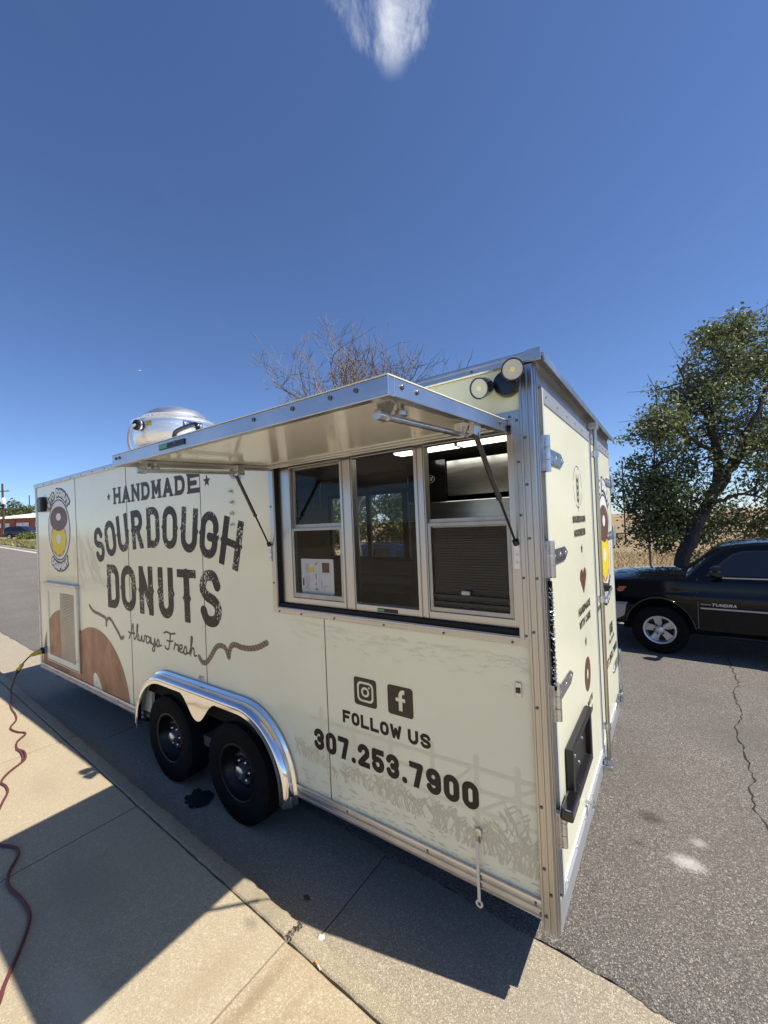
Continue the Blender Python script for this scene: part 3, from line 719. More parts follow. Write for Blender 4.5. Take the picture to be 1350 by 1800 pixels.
B(-1.70, -.10, .06, .55, .95+Z0, .985+Z0).build('serving_counter', 'steel', T, bevel=.003)
hood = MB().prism([(1.62, 1.93+Z0), (1.62, 2.25+Z0), (2.54, 2.30+Z0), (2.54, 1.93+Z0)], 0, -1.16, -.06)
hood.build('extractor_hood', 'steel', T, bevel=.004)
hp = B(-1.56, -1.165, 1.60, 2.54, 1.90+Z0, 2.27+Z0).build('hood_dark_reflection', 'black_gloss', T, bevel=.004)  # dark reflection in the steel hood, built as a black panel
bx = shape_field(lambda U, V: np.abs(np.hypot((U+1.36)/.085, (V-2.10)/.042)-1)-.05, -1.46, -1.26, 2.04, 2.16, .002)
mk('badge_ring', [(x, 1.5985, z+Z0) for x, z in bx[0]], bx[1], 'badge_silver', hp)
line_text('AMEX', -1.415, 2.083, .115, .034, .009, lambda x, z: (x+(z-2.08)*.3, 1.5985, z+Z0), m='badge_silver', parent=hp)
B(-1.55, -.06, 1.58, 2.54, 1.72+Z0, 1.885+Z0).build('refrigerator_top', 'steel', T, bevel=.006)
B(-1.55, -.80, 1.60, 2.54, .10+Z0, 1.715+Z0).build('refrigerator', 'steel', T, bevel=.004)
B(-.79, -.06, 1.61, 2.54, .10+Z0, 1.715+Z0).build('refrigerator', 'black_gloss', T, bevel=.004)
# electrics on the far wall
B(-3.60, -3.50, W_-.10, W_-.032, 2.24+Z0, 2.34+Z0).build('junction_box', 'alum', T, bevel=.006)
B(-3.84, -3.74, W_-.12, W_-.032, 1.88+Z0, 2.02+Z0).build('switch_box', 'grey_trim', T, bevel=.006)
B(-3.50, -3.40, W_-.05, W_-.032, 1.42+Z0, 1.54+Z0).build('socket_plate', 'grey_trim', T, bevel=.004)
MB().tube([(-5.6, W_-.06, 2.29+Z0), (-3.6, W_-.06, 2.29+Z0)], .012).tube([(-3.55, W_-.06, 2.24+Z0), (-3.55, W_-.06, 1.95+Z0), (-3.74, W_-.06, 1.95+Z0)], .012).build('conduit', 'alum', T, smooth=40)
mk('wall_shelf_bracket', [(-4.15, W_-.04, 1.96+Z0), (-3.88, W_-.04, 1.82+Z0), (-3.88, W_-.04, 2.12+Z0), (-4.15, W_-.16, 1.96+Z0), (-3.88, W_-.16, 1.82+Z0), (-3.88, W_-.16, 2.12+Z0)],
   [(0, 1, 2), (5, 4, 3), (0, 3, 4, 1), (1, 4, 5, 2), (2, 5, 3, 0)], 'black_plastic', T)
lt = B(-1.42, -.20, 1.14, 1.28, 2.285+Z0, 2.337+Z0).build('ceiling_light', 'lamp_on', T, bevel=.012)
for x in (-.45, -.85, -1.22): B(x-.012, x+.012, 1.135, 1.285, 2.282+Z0, 2.3375+Z0).build('light_clip', 'grey_trim', lt)
for (x, y) in ((-2.12, 1.15), (-3.55, 1.1)):
    MB().lathe([(0, 0), (.10, .0), (.115, .018), (.11, .035)], (x, y, 2.302+Z0), (0, 0, 1), 24).build('ceiling_light', 'lamp_on', T, smooth=50)
# --- serving window
sw = MB().plate([-1.676, -1.630, -.088, -.0475], [1.155+Z0, 1.196+Z0, 2.115+Z0, 2.172+Z0], -.010, .0, [(1, 1)])
sw.plate([-1.652, -1.634, -.084, -.066], [1.179+Z0, 1.192+Z0, 2.119+Z0, 2.137+Z0], -.014, .0, [(1, 1)])
swo = sw.build('serving_window', 'alum_streak', T, bevel=.002)
screws(swo, [(x, -.010, 1.166) for x in (-1.62, -1.42, -1.15, -.80, -.45, -.12)]+[(-1.664, -.010, z) for z in (1.35, 1.6, 1.85)]+[(-.060, -.010, z) for z in (1.2, 1.45, 1.72, 1.95, 2.13)]+[(-.09, -.010, 2.15), (-.13, -.010, 2.155)], (0, -1, 0), .0075, .005)
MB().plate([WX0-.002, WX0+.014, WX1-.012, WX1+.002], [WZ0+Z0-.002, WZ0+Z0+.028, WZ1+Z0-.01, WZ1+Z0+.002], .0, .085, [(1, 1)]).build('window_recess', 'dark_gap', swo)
FY = .026                                            # face of the window unit
us = [-1.616, -1.512, -1.098, -1.006, -.600, -.543, -.535, -.115, -.090]
un = MB().plate([-1.628, -1.520, -1.098, -1.006, -.600, -.536, -.118, -.0895], [1.218+Z0, 1.258+Z0, 2.090+Z0, 2.112+Z0], FY, FY+.05, [(1, 1), (3, 1), (5, 1)])
uno = un.build('window_unit', 'alum_streak', swo, bevel=.003)
for (a, b) in ((-1.098, -1.006), (-.600, -.536)):
    for d in (.012, .5, .988): pass
    mr = MB().box(a+.006, a+.022, FY-.007, FY+.002, 1.222+Z0, 2.088+Z0).box(b-.022, b-.006, FY-.007, FY+.002, 1.222+Z0, 2.088+Z0)
    mr.build('mullion_rib', 'alum_streak', swo, bevel=.002)
def sash(x0, x1, z0, z1, y, name='sash', fr=.020, bot=None):
    b = bot or fr
    o = MB().plate([x0, x0+fr, x1-fr, x1], [z0+Z0, z0+Z0+b, z1+Z0-fr, z1+Z0], y, y+.018, [(1, 1)]).build(name, 'alum_dull', swo, bevel=.002)
    B(x0+fr-.002, x1-fr+.002, y+.007, y+.011, z0+Z0+b-.002, z1+Z0-fr+.002).build('pane', 'glass', o); return o
sash(-1.519, -1.099, 1.259, 1.702, FY+.004, fr=.018, bot=.030)
sash(-1.519, -1.099, 1.690, 2.089, FY+.026, fr=.014, bot=.036)
B(-1.004, -.602, FY+.020, FY+.024, 1.259+Z0, 2.089+Z0).build('pane', 'glass', swo)
s3 = sash(-.535, -.119, 1.259, 1.702, FY+.004, fr=.018, bot=.022)
sc_ = B(-.517, -.137, FY+.024, FY+.026, 1.282+Z0, 1.684+Z0).build('insect_screen', 'insect_screen', swo)
for k in range(2): B(-.517, -.137, FY+.0005, FY+.012, 1.300+.035*k+Z0, 1.312+.035*k+Z0).build('sash_rail', 'black_plastic', s3)
B(-.36, -.318, FY-.012, FY+.003, 1.352+Z0, 1.372+Z0).build('sash_latch', 'grey_trim', s3, bevel=.003)
MB().box(-.535, -.119, FY+.022, FY+.04, 1.676+Z0, 1.722+Z0).build('meeting_rail', 'alum_dull', swo, bevel=.002)
# louvre shelves of the equipment behind the screen
for k in range(26):
    z = 1.29+.0145*k
    MB().prism([(.30, z+Z0), (.302, z+.004+Z0), (.34, z+.012+Z0), (.34, z+.008+Z0)], 0, -.64, -.16).build('grille_slat', 'black_steel', T)
B(-.66, -.14, .345, .36, 1.2+Z0, 1.70+Z0).build('grille_back', 'dark_gap', T)
lb = B(-.86, -.73, FY-.003, FY+.001, 1.226+Z0, 1.246+Z0).build('maker_label', 'black_plastic', swo)
B(-.856, -.815, FY-.0045, FY-.0028, 1.229+Z0, 1.243+Z0).build('label_field', 'label_green', lb)
# --- awning door
AX0, AX1, AY1 = -1.665, -.098, -.967
AZ = lambda y: 2.134 + (2.082-2.134)*(y/AY1)
def aw_box(x0, x1, y0, y1, zt, zb):
    v = []
    for z_ in (zb, zt):
        for (x, y) in ((x0, y0), (x1, y0), (x1, y1), (x0, y1)): v.append((x, y, AZ(y)+z_+Z0))
    return v, [(0, 3, 2, 1), (4, 5, 6, 7), (0, 1, 5, 4), (1, 2, 6, 5), (2, 3, 7, 6), (3, 0, 4, 7)]
aw = MB().add(*aw_box(AX0, AX1, AY1, AY1+.030, .0, -.052)).add(*aw_box(AX0, AX0+.028, AY1+.030, -.016, .0, -.050)).add(*aw_box(AX1-.028, AX1, AY1+.030, -.016, .0, -.050)).add(*aw_box(AX0+.028, AX1-.028, -.046, -.016, .0, -.040))
awo = aw.build('awning_door', 'alum', T, bevel=.0025)
MB().add(*aw_box(AX0-.001, AX1+.001, AY1-.001, -.017, .004, .0005)).build('awning_skin', 'wrap', awo)
MB().add(*aw_box(AX0+.028, AX1-.028, AY1+.030, -.046, -.012, -.022)).build('awning_lining', 'white_panel', awo)
lip = MB()
for (x0, x1, y0, y1) in ((AX0+.028, AX1-.028, AY1+.030, AY1+.062), (AX0+.028, AX0+.066, AY1+.062, -.085), (AX1-.066, AX1-.028, AY1+.062, -.085), (AX0+.028, AX1-.028, -.085, -.046)):
    lip.add(*aw_box(x0, x1, y0, y1, -.0225, -.034))
lip.build('awning_lip', 'alum', awo, bevel=.002)
m = MB()
for x in (-1.62, -1.585, -.62, -.44, -.29, -.20, -1.10): m.disc((x, AY1-.001, AZ(AY1)-.018+Z0), (0, -1, 0), .0068, .004, 10)
for y in (-.90, -.82, -.12): m.disc((AX1+.001, y, AZ(y)-.02+Z0), (1, 0, 0), .0068, .004, 10)
m.build('screw', 'screw', awo, smooth=40, kind='stuff')
al_ = B(-1.22, -1.03, AY1-.004, AY1+.002, AZ(AY1)-.036+Z0, AZ(AY1)-.014+Z0).build('maker_label', 'black_plastic', awo)
B(-1.215, -1.155, AY1-.0056, AY1-.0038, AZ(AY1)-.033+Z0, AZ(AY1)-.017+Z0).build('label_field', 'label_green', al_)
MB().tube(smooth_path([(-1.22, -.90, 2.085+Z0), (-1.225, -.90, 2.115+Z0), (-1.20, -.90, 2.135+Z0), (-1.08, -.90, 2.140+Z0), (-1.05, -.90, 2.128+Z0), (-1.045, -.90, 2.085+Z0)], 5), .010, 8).build('awning_handle', 'black_gloss', awo, smooth=50)
for x in (AX1-.05, AX0+.05):
    s = 1 if x > -1 else -1
    y0, y1 = AY1+.09, -.30
    rod = MB().tube([(x-.035*s, y0, AZ(y0)-.075+Z0), (x-.035*s, y1, AZ(y1)-.075+Z0)], .011, 10)
    rod.lathe([(0, -.02), (.015, -.02), (.015, .02), (0, .02)], (x-.035*s, y0, AZ(y0)-.075+Z0), (0, 1, 0), 10)
    rod.lathe([(0, -.02), (.014, -.02), (.014, .02), (0, .02)], (x-.035*s, y1, AZ(y1)-.075+Z0), (0, 1, 0), 10)
    ro = rod.build('lock_rod', 'zinc', awo, smooth=40)
    for y in (y0+.02, y1-.03):
        z = AZ(y)+Z0
        MB().prism([(x-.06*s, z-.034), (x+.005*s, z-.034), (x-.02*s, z-.09), (x-.05*s, z-.09)], 1, y-.003, y+.003).build('rod_bracket', 'zinc', awo)
    MB().prism([(x-.045*s, AZ(-.33)-.035+Z0), (x+.03*s, AZ(-.33)-.035+Z0), (x+.025*s, AZ(-.33)-.085+Z0), (x+.012*s, AZ(-.33)-.085+Z0), (x+.006*s, AZ(-.33)-.05+Z0), (x-.02*s, AZ(-.33)-.05+Z0), (x-.028*s, AZ(-.33)-.085+Z0), (x-.04*s, AZ(-.33)-.085+Z0)], 1, -.345, -.28).build('strut_bracket', 'zinc', awo)
    MB().lathe([(0, 0), (.022, 0), (.022, .012), (.014, .018), (.014, .035), (0, .035)], (x-.02*s, -.80, AZ(-.80)-.07+Z0), (0, 0, 1), 12).build('bolt_catch', 'zinc', awo, smooth=40)
    # gas strut
    a = Vector((x+.012*s, -.305, 2.045+Z0)); b = Vector((x+.066*s, -.022, 1.600+Z0)); d = b-a
    g = MB().tube([a, a+d*.56], .0105, 10).tube([a-d*.01, a+d*.03], .015, 8).tube([a+d*.555, a+d*.575], .012, 10)
    go = g.build('gas_strut', 'black_gloss', T, smooth=40)
    MB().tube([a+d*.57, b], .0055, 8).build('strut_rod', 'black_steel', go, smooth=40)
    MB().tube([b-d*.03, b+d*.012], .013, 8).build('strut_end', 'black_plastic', go, smooth=40)
    pl = MB().box(b.x-.012, b.x+.012, -.018, -.011, b.z-.11, b.z+.02)
    for q in (-.05, -.085): pl.disc((b.x, -.018, b.z+q), (0, -1, 0), .006, .004, 8)
    pl.build('strut_plate', 'zinc', go)
# column of bolts, hanging key and the small lamps on the side
for (x, z) in ((-2.094, 1.983), (-2.085, 1.905), (-2.090, 1.825), (-2.092, 1.744), (-2.060, 2.083)):
    m = MB().lathe([(0, 0), (.017, 0), (.017, .004), (.009, .006), (.009, .028), (0, .030)], (x, -.001, z+Z0), (0, -1, 0), 10); m.build('bolt', 'zinc', T, smooth=40)
m = MB().box(-2.005, -1.992, -.012, -.009, 2.02+Z0, 2.062+Z0).lathe([(0, -.0015), (.016, -.0015), (.016, .0015), (0, .0015)], (-1.998, -.010, 2.075+Z0), (0, 1, 0), 12)
m.build('key', 'brass_bar', T)
mk_ = MB().plate([-.118, -.092], [.925+Z0, .992+Z0], -.006, .0); mo = mk_.build('marker_light', 'zinc', T, bevel=.010)
B(-.116, -.094, -.014, -.005, .945+Z0, .968+Z0).build('marker_lens', 'black_gloss', mo, bevel=.004)
m = B(-2.60, -2.545, -.010, 0, .538+Z0, .566+Z0).build('marker_light', 'zinc', T, bevel=.004); B(-2.592, -2.553, -.016, -.009, .544+Z0, .560+Z0).build('marker_lens', 'grey_trim', m, bevel=.004)
hb = MB().lathe([(0, 0), (.014, 0), (.014, .014), (0, .016)], (-.315, 0, .262+Z0), (0, -1, 0), 12).prism([(-.329, .268+Z0), (-.301, .268+Z0), (-.309, .205+Z0), (-.321, .205+Z0)], 1, -.006, -.0005)
hbo = hb.build('door_holdback', 'zinc', T, smooth=40)
hs = MB().box(-.327, -.314, -.024, -.019, -.052+Z0, .225+Z0).lathe([(.009, -.003), (.0175, -.003), (.0175, .003), (.009, .003), (.009, -.003)], (-.3205, -.0215, -.066+Z0), (0, 1, 0), 14)
hs.build('holdback_strap', 'butt_paper', hbo, smooth=40)
def flood(x, z, turn=1):
    m = MB().lathe([(0, 0), (.056, 0), (.056, .035), (.050, .05), (0, .052)], (x, -.001, z+Z0), (0, -1, 0), 28)
    o = m.build('floodlight', 'black_gloss', T, smooth=40)
    for (dx, dz, ax) in ((-.075, -.005, (-.25, -1, -.32)), (.045, .035, (.18, -1, -.22))):
        a = Vector(ax).normalized(); c = Vector((x+dx, -.062, z+dz+Z0))
        MB().lathe([(0, -.012), (.028, -.012), (.040, .008), (.045, .05), (.0455, .062), (.042, .062), (.040, .056), (0, .056)], c, a, 28).build('lamp_head', 'black_gloss', o, smooth=40)
        MB().lathe([(0, 0), (.0395, 0)], c+a*.0585, a, 28).build('lamp_lens', 'lens_white', o)
        MB().lathe([(0, 0), (.011, 0)], c+a*.0592, a, 14).build('lamp_chip', 'lens_chip', o)
flood(-.092, 2.292); flood(-1.90, 2.285)
B(-6.05, -5.90, -.07, -.002, 2.035+Z0, 2.225+Z0).build('floodlight', 'black_plastic', T, bevel=.02)
# --- access hatch with a wire grille near the front
HX0, HX1, HZ0, HZ1 = -6.000, -4.995, .175, 1.115
ht = MB().plate([HX0, HX0+.085, HX1-.075, HX1], [HZ0+Z0, HZ0+Z0+.07, HZ1+Z0-.075, HZ1+Z0], -.024, 0, [(1, 1)]).build('access_hatch', 'wrap_rear', T, bevel=.004)
B(HX0-.02, HX1+.03, -.048, .0, 1.118+Z0, 1.150+Z0).build('drip_cap', 'alum', ht, bevel=.004)
MB().box(HX1+.001, HX1+.018, -.02, 0, HZ0-.01+Z0, HZ1+Z0).box(HX0-.016, HX0-.001, -.016, 0, HZ0-.01+Z0, HZ1+Z0).box(HX0-.016, HX1+.018, -.02, 0, HZ0-.024+Z0, HZ0-.011+Z0).build('hatch_rim', 'alum', ht, bevel=.002)
B(HX0+.086, -5.532, -.014, 0, HZ0+.071+Z0, HZ1-.076+Z0).build('hatch_panel', 'wrap_rear', ht)
B(-5.528, HX1-.076, -.008, 0, HZ0+.071+Z0, HZ1-.076+Z0).build('vent_back', 'dark_gap', ht)
g = MB(); x0, x1, z0, z1 = -5.525, HX1-.078, HZ0+.075, HZ1-.08
for k in range(24):
    x = x0+(x1-x0)*k/23; g.box(x-.0032, x+.0032, -.017, -.012, z0+Z0, z1+Z0)
for k in range(44):
    z = z0+(z1-z0)*k/43; g.box(x0, x1, -.0165, -.0125, z-.0032+Z0, z+.0032+Z0)
g.build('vent_grille', 'alum', ht, kind='stuff')
MB().tube([(-5.03, -.03, .30+Z0), (-5.03, -.05, .28+Z0), (-5.055, -.05, .265+Z0)], .007, 8).build('hatch_latch', 'zinc', ht, smooth=40)
MB().lathe([(0, 0), (.05, 0), (.05, .02), (.035, .03), (0, .03)], (-6.115, 0, .26+Z0), (0, -1, 0), 20).build('power_inlet', 'grey_trim', T, smooth=40)
# --- tandem fender
def fender():
    fx0, fx1, zt = -3.52, -1.545, .47
    cxL, cxR, rc = -3.02, -2.06, .50
    def outer(rad, drop):
        p = []
        p.append((fx0+drop*.2, -.03))
        for a in np.linspace(180, 90, 14): p.append((fx0+rad+rad*math.cos(R(a)), zt-drop-rad+.02+rad*math.sin(R(a))))
        for a in np.linspace(90, 0, 18): p.append((fx1-rad+rad*math.cos(R(a)), zt-drop-rad+.02+rad*math.sin(R(a))))
        p.append((fx1-drop*.2, -.05)); return p
    A = outer(.47, 0.0); n = len(A)
    secs = [(0.0, 1.0, .028), (-.018, 1.0, .030), (-.030, 1.0, .010), (-.050, 1.0, .014), (-.078, 1.0, .004), (-.092, 1.0, -.010), (-.096, 1.0, -.024)]
    cx = (fx0+fx1)/2; v = []; f = []
    for (y, s_, d) in secs:
        for i, (x, z) in enumerate(A):
            if i == 0 or i == n-1: nx, nz = (-1 if i == 0 else 1), 0
            else:
                tx, tz = A[i+1][0]-A[i-1][0], A[i+1][1]-A[i-1][1]; l = math.hypot(tx, tz); nx, nz = -tz/l, tx/l
            v.append((x+nx*d, y, z+nz*d+Z0))
    for k in range(len(secs)-1):
        for i in range(n-1): f.append((k*n+i, k*n+i+1, (k+1)*n+i+1, (k+1)*n+i))
    fo = mk('fender', v, f, 'alum_bright', T, smooth=50)
    sm = fo.modifiers.new('s', 'SOLIDIFY'); sm.thickness = .003; sm.offset = -1
    # face plate with two wheel arches
    low = lambda x: (.30 if False else 0)
    us = np.arange(fx0-.05, fx1+.05, .007); vs_ = np.arange(-.08, .56, .007); U, V = np.meshgrid(us, vs_, indexing='ij')
    def rr_(U, V, off):
        qx = np.abs(U-cx)-((fx1-fx0)/2-.47+off*0); qz = V-(zt+.02-.47)
        d = np.where((qx > 0) & (qz > 0), np.hypot(qx, qz), np.maximum(qx, qz)) if False else None
        X = np.maximum(np.abs(U-cx)-((fx1-fx0)/2-.47), 0); Zp = np.maximum(V-(zt+.02-.47), 0)
        return np.hypot(X, Zp)-.47+off
    lipd = rr_(U, V, .024)
    band = np.maximum(lipd, -rr_(U, V, .052))
    zlow = .452-.185*np.exp(-(np.abs(U+2.50)/.150)**2.2)
    tong = np.maximum(np.maximum(zlow-V, lipd), np.abs(U+2.50)-.62)
    F = np.minimum(band, tong)
    F = np.maximum(F, -.045-V)
    vv, ff = field_mesh(F, us, vs_)
    mk('fender_face', [(x, -.0955, z+Z0) for x, z in vv], ff, 'alum_bright', fo)
    m = MB()
    for i in range(6, n-6, 5): pass
    for x in (-3.0, -2.5, -2.05): m.box(x-.006, x+.006, -.052, -.046, .480+Z0, .505+Z0)
    m.box(fx1+.0, fx1+.02, -.06, -.05, -.05+Z0, .01+Z0)
    m.build('fender_tab', 'zinc', fo)
    Fl = np.maximum(rr_(U, V, .006), .28-V); vv, ff = field_mesh(Fl, us, vs_); mk('wheel_liner', [(x, -.0045, z+Z0) for x, z in vv], ff, 'undercarriage', fo)
    # dark wheel well behind
    w = MB().plate([fx0+.10, fx1-.10], [.36+Z0, .37+Z0], .032, .60); w.box(fx0+.10, fx0+.112, .032, .6, -.02+Z0, .36+Z0).box(fx1-.112, fx1-.10, .032, .6, -.02+Z0, .36+Z0).box(fx0+.1, fx1-.1, .59, .60, -.02+Z0, .36+Z0)
    w.build('wheel_well', 'undercarriage', T)
fender()
# --- wheels
def wheel(parent, name, c, ax, Rt, wd, rim_r, style, tyre='rubber'):
    """wheel = tyre + rim + hub; ax points out of the visible face"""
    root = bpy.data.objects.new(name, None); C.objects.link(root); root.parent = parent; root.empty_display_size = .1
    root.location = Vector(c)-OFF.get(parent.name, Vector((0, 0, 0))); ax = Vector(ax).normalized()
    def part(n, mb_, m, **k):
        o = mb_.build(n, m, None, **k); o.parent = root; return o
    h = wd/2
    pr = [(rim_r, -h*.86), (rim_r+.012, -h*.98), (Rt*.86, -h*1.06), (Rt*.955, -h*.95), (Rt*.985, -h*.80), (Rt, -h*.55), (Rt, h*.55), (Rt*.985, h*.80), (Rt*.955, h*.95), (Rt*.90, h*1.045), (Rt*.88, h*1.05), (Rt*.84, h*1.06), (Rt*.78, h*1.055), (rim_r+.03, h*1.02), (rim_r+.012, h*.98), (rim_r, h*.86)]
    t = MB().lathe(pr, (0, 0, 0), ax, 56)
    a = ax.orthogonal().normalized(); b = ax.cross(a)
    for k in range(72):                        # tread shoulder blocks
        an = 2*math.pi*k/72; d = a*math.cos(an)+b*math.sin(an); tg = ax.cross(d)
        for sgn in (1,):
            p0 = d*(Rt*.972)+ax*(h*.83); q = [p0+tg*s1*Rt*.030+ax*s2*.012+d*s3*.006 for s1 in (-1, 1) for s2 in (-1, 1) for s3 in (-1, 1)]
            t.add(q, [(0, 1, 3, 2), (4, 6, 7, 5), (0, 4, 5, 1), (2, 3, 7, 6), (0, 2, 6, 4), (1, 5, 7, 3)])
    part('tyre', t, tyre, smooth=40)
    if style == 'steel':
        rp = [(rim_r+.012, h*.98), (rim_r+.004, h*1.0), (rim_r-.008, h*.93), (rim_r-.014, h*.55), (rim_r-.035, h*.28), (rim_r*.80, h*.20), (rim_r*.74, h*.10), (rim_r*.66, h*.34), (rim_r*.52, h*.40), (rim_r*.42, h*.22), (rim_r*.34, h*.20), (.0, h*.20)]
        part('rim', MB().lathe(rp, (0, 0, 0), ax, 48), 'black_steel', smooth=50)
        hb_ = MB().lathe([(.046, h*.2), (.046, h*.62), (.040, h*.80), (.030, h*.86), (0, h*.88)], (0, 0, 0), ax, 20)
        part('hub_cap', hb_, 'zinc', smooth=40)
        ln = MB()
        for k in range(6):
            an = 2*math.pi*k/6+.3; ln.lathe([(.0115, h*.20), (.0115, h*.48), (.006, h*.56), (0, h*.56)], (a*math.cos(an)+b*math.sin(an))*.072, ax, 6)
        part('lug_nuts', ln, 'zinc', smooth=30, kind='stuff')
        hol = MB()
        for k in range(8):
            an = 2*math.pi*k/8; hol.lathe([(0, h*.375), (.014, h*.375)], (a*math.cos(an)+b*math.sin(an))*rim_r*.60, ax, 10)
        part('rim_slots', hol, 'dark_gap', kind='stuff')
    else:
        rp = [(rim_r+.012, h*.98), (rim_r+.006, h*1.03), (rim_r-.012, h*.98), (rim_r-.020, h*.80), (rim_r-.03, h*.2), (rim_r-.04, -h*.5)]
        part('rim', MB().lathe(rp, (0, 0, 0), ax, 48), 'alloy', smooth=50)
        part('brake_disc', MB().lathe([(0, h*.05), (rim_r-.03, h*.05)], (0, 0, 0), ax, 32), 'alloy_hole')
        us = np.arange(-rim_r, rim_r+.005, .005); U, V = np.meshgrid(us, us, indexing='ij'); rad = np.hypot(U, V); ang = np.arctan2(V, U)
        F = rad-(rim_r-.012)
        for k in range(5):
            an = 2*math.pi*(k+.5)/5+style; dx, dy = np.cos(an), np.sin(an); lx = U*dx+V*dy; ly = -U*dy+V*dx
            wdt = np.clip((lx-.060)*.52, 0, .060); hole = np.maximum(np.abs(ly)-wdt, lx-(rim_r-.026)); hole = np.where(lx > .06, hole, 1.0)
            F = np.maximum(F, -hole)
        vv, ff = field_mesh(F, us, us); n0 = len(vv)
        dome = lambda u, v: h*(.90-.30*math.exp(-((math.hypot(u, v)-rim_r*.55)/.08)**2*0)-.22*(1-min(1, math.hypot(u, v)/rim_r)))
        V3 = [a*u+b*v+ax*dome(u, v) for u, v in vv]; so_ = mk('spokes', V3, ff, 'alloy', None, smooth=60); so_.parent = root
        sm = so_.modifiers.new('s', 'SOLIDIFY'); sm.thickness = .03; sm.offset = -1 if True else 1
        cp_ = MB().lathe([(.045, h*.60), (.043, h*.78), (.034, h*.82), (0, h*.83)], (0, 0, 0), ax, 24); part('hub_cap', cp_, 'alloy', smooth=40)
        ln = MB()
        for k in range(6):
            an = 2*math.pi*k/6+style; ln.lathe([(.012, h*.6), (.012, h*.76), (0, h*.77)], (a*math.cos(an)+b*math.sin(an))*.068, ax, 8)
        part('lug_nuts', ln, 'black_steel', smooth=30, kind='stuff')
    return root
for x in (-2.10, -3.02): wheel(T, 'wheel', (x, .055, .352), (0, -1, 0), .352, .205, .195, 'steel')
for x in (-2.10, -3.02): wheel(T, 'wheel', (x, 2.52, .352), (0, 1, 0), .352, .205, .195, 'steel')
MB().tube([(-2.10, .1, .352), (-2.10, 2.45, .352)], .04).tube([(-3.02, .1, .352), (-3.02, 2.45, .352)], .04).build('axle', 'undercarriage', T, smooth=40)
# tongue and jack in front
MB().tube([(-6.2, .4, .30), (-7.5, 1.27, .34)], .05, 4).tube([(-6.2, 2.15, .30), (-7.5, 1.27, .34)], .05, 4).build('tongue', 'undercarriage', T)
MB().tube([(-7.3, 1.27, .03), (-7.3, 1.27, .9)], .035, 10).lathe([(.09, 0), (.09, .02), (0, .02)], (-7.3, 1.27, .015), (0, 0, 1), 16).build('jack', 'zinc', T, smooth=40)

# --- rear: header, rain visor, doors
B(-.03, .012, .051, W_-.051, 2.285+Z0, 2.36+Z0).build('rear_header', 'alum', T, bevel=.003)
hd = MB().box(-.0, .016, .06, W_-.06, 2.288+Z0, 2.30+Z0); hd.build('header_trim', 'grey_trim', T)
B(-.045, .014, .0515, W_-.0515, -.09+Z0, .048+Z0).build('rear_sill', 'grey_trim', T, bevel=.003)
vz = MB().prism([(.0, 2.408+Z0), (.006, 2.421+Z0), (.062, 2.392+Z0), (.066, 2.352+Z0), (.060, 2.352+Z0), (.056, 2.380+Z0), (.0, 2.396+Z0)], 1, -.010, W_+.01)
# prism along y takes (x, z) polygons
vo_ = vz.build('rain_visor', 'alum', T, bevel=.002)
B(-.01, .05, -.016, -.006, 2.365+Z0, 2.418+Z0).build('visor_end_cap', 'alum', T, bevel=.003)
def door(y0, y1, name='rear_door'):
    o = MB().plate([y0, y1], [.056+Z0, 2.278+Z0], .020, -.03, axis=0)
    d = B(-.03, .020, y0, y1, .056+Z0, 2.278+Z0).build(name, 'wrap_rear', T, bevel=.003)
    MB().box(.0205, .0235, y0-.002, y0+.022, .050+Z0, 2.281+Z0).build('door_edge', 'white_trim', d); MB().box(.0205, .0235, y1-.018, y1+.001, .054+Z0, 2.281+Z0).build('door_edge', 'white_trim', d)
    MB().box(.0210, .0240, y0+.023, y1-.019, 2.215+Z0, 2.281+Z0).build('door_top_trim', 'grey_trim', d)
    MB().box(.0210, .0255, y0+.023, y1-.019, .050+Z0, .100+Z0).build('door_bottom_trim', 'white_trim', d)
    m = MB()
    for k in range(6):
        y = y0+.06+(y1-y0-.12)*k/5; m.disc((.024, y, 2.25+Z0), (1, 0, 0), .008, .005, 8); m.disc((.0255, y, .075+Z0), (1, 0, 0), .007, .004, 8)
    m.build('screw', 'zinc', d, kind='stuff')
    return d
dn = door(.095, 1.395); df = door(1.425, 2.515)
B(-.028, .004, .050, .094, .05+Z0, 2.28+Z0).build('door_seal', 'rubber', T)
B(-.028, .006, 1.3955, 1.4245, .05+Z0, 2.28+Z0).build('door_seal', 'rubber', T)
def hinge(y, z, d, s):
    """butt hinge on the post with a pointed strap on the door"""
    m = MB()
    for k in range(3): m.lathe([(0, 0), (.014, 0), (.014, .052), (0, .052)], (.036, y, z-.082+.0545*k+Z0), (0, 0, 1), 12)
    m.box(.014, .030, y-.024*s-.012, y-.024*s+.012, z-.078+Z0, z+.078+Z0)
    h_ = m.build('hinge', 'zinc', d, smooth=40)
    p = [(y+.012*s, z-.034+Z0), (y+.33*s, z-.034+Z0), (y+.40*s, z+Z0), (y+.33*s, z+.034+Z0), (y+.012*s, z+.034+Z0)]
    q = [(.0275, a, b) for a, b in p]+[(.0240, a, b) for a, b in p]; n = 5
    mk('hinge_strap', q, [tuple(range(n)), tuple(range(n, 2*n))[::-1]]+[(i, n+i, n+(i+1) % n, (i+1) % n) for i in range(n)], 'zinc', h_, bevel=.002)
    m = MB()
    for k in (.10, .22, .34): m.disc((.0276, y+k*s, z+Z0), (1, 0, 0), .010, .004, 10)
    m.build('strap_bolt', 'alum_bright', h_, smooth=40)
for z in (1.985, 1.525, .905, .36): hinge(.085, z, dn, 1)
for z in (1.985, 1.525, .40, .085): hinge(2.53, z, df, -1)
